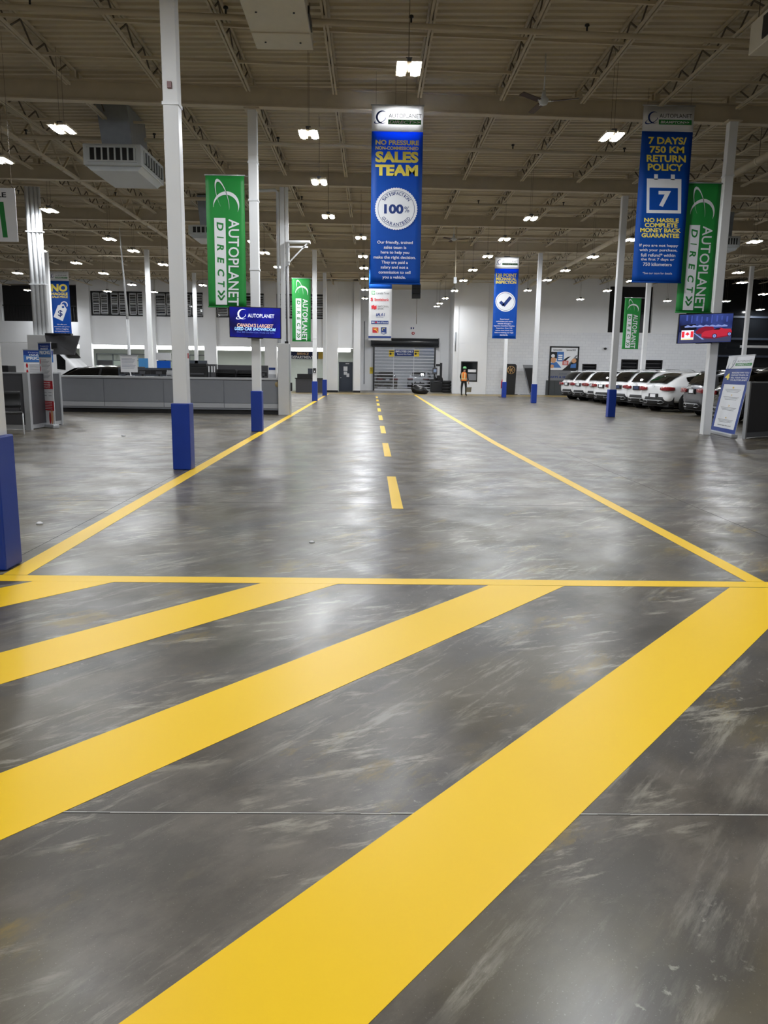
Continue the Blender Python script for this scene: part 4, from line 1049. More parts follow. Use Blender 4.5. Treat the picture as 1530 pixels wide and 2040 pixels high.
for t_ in (.32, .66): MB().box(dxa+(dxb-dxa)*t_-.025, dxa+(dxb-dxa)*t_+.025, RB-.07, RB-.02, 0, DZ).build('stile', DSL, door)
MB().box(dxa, dxb, RB-.08, RB-.02, 0, .16).build('bottom_bar', DSL, door)
hz = zb(805, 682, RB-.25)
MB().lathe([(0, dxa-.3), (.3, dxa-.3), (.32, dxa-.26), (.32, dxb+.26), (.3, dxb+.3), (0, dxb+.3)], (0, RB-.3, hz), 'x', 24).build('hood_drum', HOOD, door)
MB().box(dxa-.22, dxb+.22, RB-.3, RB, DZ-.05, hz).build('hood_back', HOOD, door)
for q in (dxa-.33, dxb+.26): MB().box(q, q+.07, RB-.62, RB, hz-.36, hz+.33).build('hood_bracket', HOOD, door)
MB().tube([(dxb+.5, RB-.1, hz), (dxb+.5, RB-.1, .6)], .012, 6).build('chain', PIPE, door)
# signs on the roll-up door
t = thing('door_sign', 'blue employees only sign on the roll-up door', 'sign', (X(805.5, RB-.1, 703), RB-.1, zb(805, 703, RB-.1)))
MB().box(-.76, .76, -.01, .01, -.24, .24).build('board', INKB, t); P = Print(lambda x, y: x, lambda y: -y, -.014); P.text(INKW, 'EMPLOYEES ONLY', -.7, .7, -.19, -.03, .03); P.text(INKW, 'Beyond this Point', -.56, .56, .04, .18, .01); P.build(t)
CAUT = mat('caution_yellow', srgb(235, 205, 50), .5)
for i, px in enumerate((780, 830)):
    t = thing('caution_sign', 'square yellow caution sign on the roll-up door beside the blue sign', 'sign', (X(px, RB-.1, 704), RB-.1, zb(px, 704, RB-.1)), 0, 'yellow caution signs on the roll-up door')
    MB().box(-.2, .2, -.01, .01, -.25, .25).build('board', CAUT, t); P = Print(lambda x, y: x, lambda y: -y, -.014); P.rect(INKK, -.18, .18, -.2, -.12); P.disc(INKK, -.08, .03, .09, 14); P.text(INKK, 'STOP', .03, .18, -.03, .08, .0); P.build(t)
t = thing('caution_sign', 'small yellow notice on the white wall beside the roll-up door frame', 'sign', (X(740, RB-.05, 740), RB-.03, zb(740, 738, RB)), 0)
MB().box(-.13, .13, -.01, .01, -.25, .25).build('board', CAUT, t); P = Print(lambda x, y: x, lambda y: -y, -.014); P.text(INKK, 'NO', -.08, .08, -.2, -.05, .02); P.rect(INKK, -.09, .09, .02, .05); P.build(t)
MB().box(-.1, .1, -.01, .01, -.42, -.29).build('lower_plate', PAPER, t)
t = thing('exit_marker', 'small dark twin panel sign above the roll-up door', 'sign', (X(821.5, RB, 654), RB-.04, zb(821, 654, RB))); MB().box(-.14, .14, -.02, .03, -.08, .08).build('board', PAPER, t)
for s in (-1, 1): MB().box(s*.085-.045, s*.085+.045, -.03, -.02, -.07, .07).build('panel', INKB, t)
t = thing('alarm_bell', 'round red and white alarm above the roll-up door', 'alarm', (X(823, RB, 664), RB-.02, zb(823, 664, RB))); MB().lathe([(0, -.06), (.09, -.05), (.12, 0), (0, 0)], (0, 0, 0), 'y', 16).build('bell', INKR, t); MB().lathe([(.05, -.07), (.0, -.08)], (0, 0, 0), 'y', 12).build('lens_cap', PAPER, t)
# line array loudspeaker hanging before the recess
q = on_y(829, 582, 48); t = thing('hanging_speaker', 'black loudspeaker cluster hanging above the roll-up door', 'speaker', (q.x, 48, zb(829, 595, 48)))
hs = zb(829, 567, 48)-zb(829, 595, 48)
for j in range(3): MB().box(-.26, .26, -.2, .25, hs*j/3+.01, hs*(j+1)/3-.01).build('cabinet', BLACK, t, .01)
MB().bar((0, 0, hs), (0, 0, 7.775+roof_z(q.x)-t.location.z), .03).build('hanger', DARKSTEEL, t); MB().bar((.05, -.1, 0), (.05, -.1, -1.5), .03).build('cable', DARKSTEEL, t)
# vertical conduits beside the recess
for i, (px, pt, pb, Yv) in enumerate(((717.5, 600, 680, RB), (726.5, 640, 765, RB), (908, 662, 700, 55.68))):
    q = on_y(px, pt, Yv-.025)
    t = tag(MB().tube([(q.x, Yv-.025, zb(px, pt, Yv)), (q.x, Yv-.025, zb(px, pb, Yv))], .03, 8).build('conduit', GALV), ('grey conduit on the white wall high beside the recess', 'long grey conduit running down beside the roll-up door', 'short grey conduit on the projecting white corner')[i], 'conduit')
# tyre machine
q = on_z(890, 783); q = Vector((4.95, 60.2, 0))
TYREM = mat('tyre_rubber', srgb(24, 24, 25), .8)
t = thing('tyre_changer', 'black tyre changing machine beside the roll-up door', 'machine', (q.x+.1, 59.6, 0))
MB().box(-.55, .45, -.3, .5, 0, .75).build('cabinet', BLACK, t, .03); MB().lathe([(0, .75), (.38, .75), (.4, .8), (.35, .86), (0, .86)], (-.15, .05, 0), 'z', 20).build('turntable', DARK, t)
MB().box(.15, .32, .2, .4, .75, 2.2).build('column', BLACK, t); MB().box(-.15, .3, .22, .36, 1.95, 2.12).build('swing_arm', BLACK, t); MB().tube([(-.1, .28, 2.0), (-.1, .28, 1.05)], .04, 10).build('mount_rod', PIPE, t)
MB().box(-.42, -.08, -.05, .3, 1.35, 1.85).build('control_head', DARK, t, .03); MB().box(-.36, -.14, -.06, -.05, 1.5, 1.72).build('display', mat('pale_display', srgb(140, 160, 190), .3), t)
MB().box(-.3, -.2, .1, .2, .8, 1.4).build('head_post', BLACK, t)
t = thing('tyre_balancer', 'low black tyre balancing cabinet between roll-up door and tyre machine', 'machine', (4.55, 58.6, 0)); t.location = (X(872, 59.6, 770), 60.6, 0)
MB().box(-.5, .4, -.3, .3, 0, .95).build('cabinet', BLACK, t, .04); MB().lathe([(0, -.5), (.28, -.5), (.34, -.42), (.34, -.34), (.28, -.3), (0, -.3)], (.1, 0, .92), 'y', 20).build('wheel', TYREM, t)
for j in range(4):
    tt = tag(MB().lathe([(.2, -.1), (.3, -.11), (.34, -.06), (.34, .06), (.3, .11), (.2, .1), (.2, -.1)], (0, 0, 0), 'z', 20).build('stacked_tyre', TYREM), 'black tyre stacked beside the tyre machine', 'tyre', 'tyres stacked by the machine'); tt.location = (5.6, 58.2, .11+.222*j)
# black bag slumped on the floor
q = on_z(836, 785); t = thing('rubbish_bag', 'slumped black bag lying before the roll-up door', 'bag', (q.x, q.y, 0))
m = MB(); P_ = []
for i in range(11):
    th = math.pi*i/10; row = []
    for k in range(17):
        ph = 2*math.pi*k/16; n_ = 1+.10*math.sin(3*ph+2*th)+.07*math.sin(5*th-2*ph)
        x_ = .56*math.cos(th)*n_; y_ = .36*math.sin(th)*math.cos(ph)*n_; z_ = .26-.16*x_+(.30-.14*x_)*math.sin(th)*math.sin(ph)*n_
        row.append((x_, y_, max(0, z_)))
    P_.append(row)
m.grid(P_); m.build('bag_body', mat('black_bag_plastic', srgb(18, 18, 20), .3), t); MB().tube([(-.46, 0, .42), (-.55, 0, .58), (-.5, .03, .68)], [.1, .05, .09], 8).build('tied_neck', BLACK, t)
# wheel display, tilted display, red stand
t = thing('wheel_display', 'tall black rounded display board with a gold alloy wheel', 'display', (X(1018, WB-.5, 760), WB-.5, 0))
wd_ = .34; hd = zb(1018, 725, WB-.5)
MB().prism([(-wd_, 0), (wd_-.06, 0), (wd_, hd-.12), (wd_-.1, hd), (-wd_, hd)], -.1, .1).build('board', BLACK, t); MB().box(-wd_-.12, wd_+.12, -.3, .2, 0, .04).build('foot', BLACK, t)
GOLD = mat('bronze_wheel', srgb(196, 160, 110), .3, .5); cxw, czw = -.05, hd-.42
wh = MB().lathe([(.24, -.16), (.28, -.16), (.28, -.1), (.24, -.1), (.24, -.16)], (cxw, 0, czw), 'y', 28).build('wheel_rim', GOLD, t)
for k in range(7):
    a = 2*math.pi*k/7; MB().bar((cxw, -.13, czw), (cxw+.25*math.cos(a), -.13, czw+.25*math.sin(a)), .045, .03, up=(0, 1, 0)).build('spoke', GOLD, t)
t = thing('tilted_display', 'dark tapering display board leaning beside the black wheel display', 'display', (X(1052, WB-.5, 760), WB-.5, 0))
h2 = zb(1050, 727, WB-.5)
MB().prism([(-.42, h2), (.3, h2), (.36, .1), (.12, .1)], -.05, .05).build('board', COUNTER, t); MB().prism([(-.3, h2-.22), (.26, h2-.2), (.34, .25), (.17, .2)], -.07, -.05).build('dark_print', BLACK, t); MB().box(-.5, .55, -.25, .2, 0, .03).build('foot', COUNTER, t); MB().bar((.2, 0, 0), (.22, 0, .2), .06).build('post', COUNTER, t)
t = thing('extinguisher_stand', 'slim red extinguisher post beside the blue wrapped column', 'post', (X(1001, 48.5, 760), 48.5, 0))
MB().bar((0, 0, 0), (.1, 0, 1.95), .09, .03).build('post', INKR, t); MB().lathe([(0, 0), (.09, .0), (.09, .4), (.04, .5), (.03, .56), (0, .56)], (-.02, -.1, .55), 'z', 14).build('cylinder', INKR, t); MB().box(-.22, .2, -.2, .2, 0, .02).build('foot', BLACK, t)
# parts and service poster
pa, pb = X(1093, WB, 740), X(1151, WB, 740); pt, pbm = zb(1122, 690, WB), zb(1095, 786, WB)
t = thing('service_poster', 'framed parts and service poster panel on the block wall', 'poster', ((pa+pb)/2, WB-.03, 0)); hw = (pb-pa)/2
MB().box(-hw, hw, -.03, .0, .02, pt).build('backing', mat('poster_grey', srgb(120, 122, 128), .5), t)
for a, b, z0, z1 in ((-hw, hw, pt-.1, pt), (-hw, -hw+.1, 0, pt), (hw-.1, hw, 0, pt)): MB().box(a, b, -.06, 0, z0, z1).build('frame_bar', BLACK, t)
sx = lambda x: -hw+2*hw*(x-95)/(440-95); sz = lambda y: pt*(770-y)/(770-185)
P = Print(lambda x, y: sx(x), lambda y: sz(y), -.036)
P.rect(INKW, 108, 428, 200, 468); P.text(INKK, 'Summer2025', 135, 240, 218, 238, .02, lift=.004); P.text(INKK, 'Summer2025', 290, 400, 218, 238, .02, lift=.004); P.rect(SKY, 182, 262, 250, 364, .004)
for i in range(3): P.rect(INKW, 196, 246, 285+i*24, 300+i*24, .008)
SKIN_P = mat('skin_tone_print', srgb(214, 160, 120), .6)
P.rect(INKK, 106, 182, 252, 330, .004); P.disc(SKIN_P, 140, 350, 34, 16, .008); P.disc(INKW, 135, 300, 22, 14, .008); P.poly(SKY, [(106, 385), (180, 370), (240, 440), (106, 440)], .006); P.disc(SKIN_P, 130, 425, 22, 12, .008)
P.poly(INKK, [(262, 345), (300, 315), (345, 300), (262, 380)], .004); P.poly(GREYT, [(300, 420), (405, 290), (425, 290), (330, 440)], .004); P.poly(INKK, [(330, 400), (410, 320), (428, 330), (428, 468), (250, 468)], .006); P.disc(SKIN_P, 385, 355, 28, 14, .008); P.poly(SKY, [(350, 400), (412, 385), (412, 440), (345, 440)], .01)
P.rect(mat('coral_print', srgb(205, 90, 80), .6), 250, 320, 355, 408, .012)
for i in range(3): P.rect(INKW, 264, 306, 366+i*13, 372+i*13, .014)
P.rect(INKK, 106, 428, 470, 474, .004); P.text(mat('slate_print', srgb(80, 90, 110), .6), 'AUTOPLANET', 215, 310, 505, 522, .02, lift=.004); P.text(INKB, 'PARTS & SERVICE', 92, 408, 540, 564, .03, lift=.004)
P.rect(mat('poster_charcoal', srgb(66, 70, 72), .6), 66, 440, 592, 770, .004)
for x_ in (170, 280): P.rect(INKK, x_, x_+3, 595, 770, .006)
P.build(t)
t = thing('security_camera', 'small black dome camera on the block wall', 'camera', (X(1205, WB, 694), WB, zb(1205, 694, WB))); MB().box(-.1, .1, -.1, 0, .04, .1).build('bracket', PAPER, t); MB().lathe([(0, -.12), (.08, -.1), (.11, 0), (.0, .04)], (0, -.1, .02), 'z', 16).build('dome', BLACK, t)
t = thing('storage_cage', 'dark wire cage standing in the upper wall opening', 'cage', (X(1288, WB+.6, 640), WB+.7, 4.41)); 
for a, b in (((-.5, 0, 0), (-.4, 0, 1.5)), ((.4, 0, 0), (.35, 0, 1.5)), ((-.5, 0, .02), (.4, 0, .02)), ((-.42, 0, 1.5), (.5, 0, 1.5))): MB().bar(a, b, .05).build('frame_bar', BLACK, t)
MB().box(-.42, .36, .02, .3, 0, 1.3).build('dark_load', DARK, t)
# crumbs of litter on the floor
for i, (px, py, s) in enumerate(((79, 1044, .022), (621, 1081, .016), (246, 869, .03))):
    q = on_z(px, py); t = tag(MB().lathe([(0, 0), (s, .0), (s*1.1, s*.5), (s*.5, s), (0, s)], (0, 0, 0), 'z', 7).build('litter_crumb', PAPER), ('pale crumb on the floor by the counter side lane line', 'tiny pale crumb on the lane before the dashes', 'small white scrap on the floor before the counter')[i], 'litter'); t.location = (q.x, q.y, 0); t.scale = (1.4, 1, 1)

# ================================================================== VEHICLES
CARW = mat('white_car_paint', srgb(238, 239, 241), .25, var=.0, coat=1.0); CARG = mat('grey_car_paint', srgb(98, 100, 106), .3, .4, var=0, coat=1.0); CARK = mat('black_car_paint', srgb(14, 14, 16), .2, var=0, coat=1.0)
CARGL = mat('car_glass', srgb(10, 11, 13), .03, var=0, spec=.7); TAIL = mat('tail_lamp_red', srgb(130, 12, 20), .15, var=.1, coat=1.0); CLADK = mat('black_cladding', srgb(20, 20, 22), .6)
SILV = mat('silver_skid', srgb(185, 187, 190), .3, .6); TYRE = mat('tyre_rubber', srgb(24, 24, 25), .8); RIM = mat('alloy_rim', srgb(120, 122, 126), .3, .7); PLATEB = mat('plate_blue', srgb(40, 55, 90), .5)
SUV = [(0.0, .52, .74, .93, .99, .62), (.06, .40, .88, .97, 1.08, .70), (.20, .36, .93, 1.0, 1.26, .70), (.42, .34, .945, 1.03, 1.50, .67), (.62, .33, .95, 1.04, 1.61, .65), (1.2, .32, .955, 1.04, 1.68, .65), (2.1, .32, .955, 1.02, 1.68, .65),
       (2.75, .32, .955, 1.0, 1.60, .64), (3.1, .32, .95, .99, 1.42, .67), (3.55, .33, .945, .98, 1.12, .74), (4.3, .35, .92, .93, 1.03, .72), (4.6, .38, .86, .86, .94, .66), (4.74, .50, .72, .72, .78, .5)]
COUPE = [(0.0, .52, .76, .95, 1.03, .62), (.06, .40, .89, .99, 1.09, .70), (.25, .36, .94, 1.02, 1.20, .70), (.6, .34, .955, 1.05, 1.40, .66), (1.0, .33, .96, 1.05, 1.54, .63), (1.6, .32, .96, 1.04, 1.62, .63), (2.2, .32, .96, 1.02, 1.61, .63),
         (2.75, .32, .96, 1.0, 1.52, .63), (3.1, .32, .95, .99, 1.36, .67), (3.55, .33, .945, .98, 1.1, .74), (4.3, .35, .92, .93, 1.02, .72), (4.6, .38, .86, .86, .94, .66), (4.74, .50, .72, .72, .78, .5)]
VAN = [(0.0, .42, .88, 1.1, 2.55, .8), (.06, .4, .95, 1.1, 2.6, .84), (1.2, .38, .97, 1.1, 2.62, .84), (3.4, .38, .97, 1.1, 2.6, .84), (4.0, .38, .97, 1.1, 2.45, .82), (4.7, .38, .96, 1.1, 1.75, .8), (5.3, .4, .94, 1.05, 1.25, .78), (5.7, .45, .8, .85, .95, .7)]
def interp(st, x, i):
    for a, b in zip(st[:-1], st[1:]):
        if a[0] <= x <= b[0]: return a[i]+(b[i]-a[i])*(x-a[0])/(b[0]-a[0])
    return st[0][i] if x < st[0][0] else st[-1][i]
def half(s):
    x, zb_, w, zl, zr, wr = s; 
    wt = min(wr, w*.9)
    return [(0, zb_), (w*.88, zb_), (w*.97, zb_+.1), (w, zb_+.3), (w*.985, zl-.08), (w*.95, zl+.0), (w*.92, zl+.03 if zr-zl > .08 else zl+.02), (wt+.03, max(zl+.03, zr-.09)), (wt-.06, max(zl+.035, zr-.02)), (0, max(zl+.04, zr+.015))]
wheel_cache = {}
def wheel_meshes():
    if wheel_cache: return wheel_cache
    ty = MB().lathe([(.235, -.1), (.33, -.115), (.355, -.08), (.36, 0), (.355, .08), (.33, .115), (.235, .1), (.235, -.1)], (0, 0, 0), 'y', 24).mesh('tyre', TYRE)
    rm = MB().lathe([(.245, -.105), (.235, -.06), (.235, .09), (.245, .1)], (0, 0, 0), 'y', 24); rm.lathe([(0, -.02), (.23, -.02)], (0, 0, 0), 'y', 24)
    rim = rm.mesh('rim', RIM); sp = MB()
    for k in range(5):
        for o in (-.13, .13):
            a = 2*math.pi*k/5; sp.bar((.05*math.cos(a), -.09, .05*math.sin(a)), (.235*math.cos(a+o), -.1, .235*math.sin(a+o)), .03, .03, up=(0, 1, 0))
    sp.lathe([(0, -.11), (.05, -.11), (.06, -.08)], (0, 0, 0), 'y', 12)
    wheel_cache.update(t=ty, r=rim, s=sp.mesh('spokes', SILV)); return wheel_cache
def vehicle(st, paint_m, label, name='suv', cat='car', plate=PAPER, low_plate=False, group=None, rails=True):
    t = thing(name, label, cat, (0, 0, 0), 0, group); H_ = [half(s) for s in st]; L = st[-1][0]
    rows = []
    for s, h in zip(st, H_):
        rows.append([(s[0], -y, z) for y, z in h[::-1]]+[(s[0], y, z) for y, z in h[1:]])
    m = MB(); m.grid(rows); n = len(rows[0])
    m.face(range(n)); m.face(range((len(rows)-1)*n, len(rows)*n))
    b = m.build('body', paint_m, t); sub = b.modifiers.new('smooth', 'SUBSURF'); sub.levels = 2; sub.render_levels = 2
    # glass
    def side(x, tt, s, off=.022):
        zl, zr, w, wr = [interp(st, x, i) for i in (3, 4, 2, 5)]
        a = (w*.92, zl+.03); bb = (min(wr, w*.9)+.03, zr-.09)
        return (x, s*(a[0]+(bb[0]-a[0])*tt+off), a[1]+(bb[1]-a[1])*tt)
    van = st is VAN
    xs = (.55, 3.05) if not van else (3.4, 4.6)
    if st is COUPE: xs = (.95, 3.05)
    for s in (-1, 1):
        P_ = []
        N = 12
        for i in range(N+1):
            u = i/N; x = xs[0]+(xs[1]-xs[0])*u
            lo = .1; hi = .88
            if u < .12: lo = .1+.35*(1-u/.12)*(1 if not van else 0)
            P_.append([side(x, lo+(hi-lo)*j/3, s) for j in range(4)])
        MB().grid(P_).build('side_glass', CARGL, t)
        if not van: MB().bar(side(1.75, .05, s, .03), side(1.7, .95, s, .03), .09, .01, up=(0, 1, 0)).build('door_pillar', CLADK, t)
    xr0, xr1 = (.10, .58) if st is SUV else (.14, .95)
    def top(x, y, off):
        wr = interp(st, x, 5); z = max(interp(st, x, 3)+.04, interp(st, x, 4)+.015); k = abs(y)/max(.01, wr-.06); z -= .035*min(1, k)**2
        return (x-off, y, z+off*.8)
    if not van:
        P_ = []
        for i in range(9):
            x = xr0+(xr1-xr0)*i/8; hw = (interp(st, x, 5)-.1)*(1 if i > 1 else .93)
            P_.append([top(x, -hw+2*hw*j/8, .035) for j in range(9)])
        MB().grid(P_).build('rear_glass', CARGL, t)
        P_ = []
        for i in range(7):
            x = 2.85+.65*i/6; hw = interp(st, x, 5)-.06
            P_.append([(lambda q: (q[0]+.03, q[1], q[2]+.02))(top(x, -hw+2*hw*j/8, 0)) for j in range(9)])
        MB().grid(P_).build('windscreen', CARGL, t)
        MB().box(.5, .72, -.6, .6, 1.60, 1.645).build('spoiler', paint_m, t, .015) if st is SUV else None
    if van:
        P_ = []
        for i in range(6):
            x = 4.05+.62*i/5; hw = interp(st, x, 5)-.1
            P_.append([(x+.045, -hw+2*hw*j/6, interp(st, x, 4)+.05) for j in range(7)])
        MB().grid(P_).build('windscreen', CARGL, t)
    # lamps, plate, bumper
    for s in (-1, 1):
        m = MB(); P_ = []
        for i in range(9):
            u = i/8; x, y = ((-.015+.03*u*0, .40+.44*(u/.62)) if u < .62 else (-.015+.28*(u-.62)/.38, .84+.085*math.sin((u-.62)/.38*1.4)))
            if u < .62: x = -.01+.05*max(0, (y-.68)/.16)**2
            hgt = .055+.03*math.sin(math.pi*u)
            P_.append([(x-.02, s*(y+.012), .93+hgt*(j-1.5)/1.5) for j in range(4)])
        m.grid(P_); o = m.build('tail_lamp', TAIL, t); sd = o.modifiers.new('thick', 'SOLIDIFY'); sd.thickness = .05; sd.offset = 0
        MB().box(4.5, 4.7, s*.62-.14, s*.62+.14, .72, .84).build('head_lamp', PAPER, t, .03)
    zp = .64 if low_plate else .9
    MB().box(-.05, .02, -.26, .26, zp-.09, zp+.09).build('plate_recess', CLADK, t); MB().box(-.06, -.045, -.16, .16, zp-.055, zp+.075).build('number_plate', plate, t)
    m = MB(); P_ = []
    for i in range(13):
        a = math.radians(-75+150*i/12); x = .36-.42*math.cos(a); y = .93*math.sin(a)/math.sin(math.radians(75))
        P_.append([(x+(.06 if j == 0 else 0), y, z) for j, z in enumerate((.27, .33, .5, .6))])
    m.grid(P_); o = m.build('lower_bumper', CLADK, t); sd = o.modifiers.new('thick', 'SOLIDIFY'); sd.thickness = .04
    for s in (-1, 1): MB().tube([(-.055, s*.30, .40), (-.05, s*.5, .47), (.0, s*.66, .40), (-.03, s*.5, .33), (-.05, s*.32, .34)], .012, 6).build('exhaust_trim', SILV, t)
    MB().box(-.075, -.03, -.5, .5, .44, .48).build('skid_plate', SILV, t, .01)
    wm = wheel_meshes(); wx = (.93, L-.93)
    for x in wx:
        for s in (-1, 1):
            w = link('wheel', wm['t'], t, (x, s*.84, .36)); w.rotation_euler = (0, 0, 0 if s < 0 else math.pi)
            link('rim', wm['r'], w); link('spokes', wm['s'], w)
            MB().lathe([(.36, -.03), (.44, -.03), (.45, 0), (.44, .03), (.36, .03)], (x, s*.935, .38), 'y', 28).build('wheel_arch', CLADK, t)
            MB().lathe([(0, -.05), (.40, -.05), (.40, .03)], (x, s*.89, .38), 'y', 24).build('wheel_well', CLADK, t)
    for s in (-1, 1):
        MB().box(wx[0]+.4, wx[1]-.4, s*.95-.02, s*.95+.02, .3, .42).build('sill', CLADK, t)
        if not van: MB().box(2.85, 3.05, s*1.02-.09, s*1.02+.09, 1.03, 1.16).build('wing_mirror', paint_m, t, .03)
        if rails and not van: MB().tube([(.85, s*.6, 1.66), (1.0, s*.6, 1.72), (2.3, s*.6, 1.72), (2.5, s*.6, 1.65)], .018, 6).build('roof_rail', SILV, t)
    MB().box(.1, L-.15, -.8, .8, .22, .36).build('underbody', CLADK, t)
    if not van: MB().lathe([(.045, -.012), (.055, -.012), (.055, 0), (.045, 0), (.045, -.012)], (-.03, 0, 1.04), 'x', 20).build('round_badge', SILV, t)
    return t
ROW = [(45.9, 13, 'white SUV parked at the poster end of the row'), (43.55, 14, 'white SUV parked second in the row from the parts poster'), (41.1, 14, 'white SUV parked third in the row from the parts poster'), (38.75, 15, 'white SUV parked behind the blue wrapped column'),
       (36.45, 16, 'white SUV with a dark plate parked just past the blue wrapped column'), (34.2, 16, 'white SUV with a dark plate parked beside the coupe shaped one')]
proto = None
for i, (y, a, lab) in enumerate(ROW):
    if proto is None:
        proto = vehicle(SUV, CARW, lab, group='white cars in the parked row'); t = proto; t.location = (11.55, y, 0); t.rotation_euler = (0, 0, math.radians(a))
    else:
        t = dup(proto, (11.5+.12*((i*7) % 3), y, 0), math.radians(a), lab)
    if i >= 4:
        for ch in t.children:
            if ch.name.startswith('number_plate'): ch.data = ch.data.copy(); ch.data.materials[0] = PLATEB
cp = vehicle(COUPE, CARW, 'white coupe shaped SUV with low plate nearest the grey car', low_plate=True, group='white cars in the parked row', rails=False); cp.location = (11.5, 31.45, 0); cp.rotation_euler = (0, 0, math.radians(19))
gc = vehicle(SUV, CARG, 'grey SUV half hidden by the white column with the red car screen', rails=False); gc.location = (11.6, 27.9, 0); gc.rotation_euler = (0, 0, math.radians(2))
bc = vehicle(SUV, CARK, 'black SUV parked behind the leaning four reasons stand'); bc.location = (11.15, 24.4, 0); bc.rotation_euler = (0, 0, math.radians(4))
# vehicles glimpsed above the counter
q = on_y(172, 730, 30.0)
bk = vehicle(SUV, CARK, 'black car whose roof shows above the counter', rails=False); bk.location = (q.x+2.2, 30.9, 0); bk.rotation_euler = (0, 0, math.radians(172)); bk.scale = (1, 1, .92)
vn = vehicle(VAN, CARW, 'white delivery van behind the black car', name='van', cat='van', rails=False); q = on_y(150, 730, 46); vn.location = (q.x-4.6, 46.5, 0); vn.rotation_euler = (0, 0, math.radians(-8)); vn.scale = (1, 1, 1.1)
for i, (x, a, lab) in enumerate(((1.3, 100, 'dark car in the workshop behind the roll-up door slats'), (3.9, 80, 'white car in the workshop behind the roll-up door slats'))):
    dup(bk if i == 0 else cp, (x, 66.2, 0), math.radians(a), lab)
fixture(.6, 68.5, 4.6, 'twin lens LED high bay lamp inside the workshop room', None); fixture(4.4, 68.5, 4.6, 'second twin lens LED high bay lamp inside the workshop room', None); fixture(2.5, 64.3, 4.8, 'twin lens LED high bay lamp just inside the roll-up door', None)

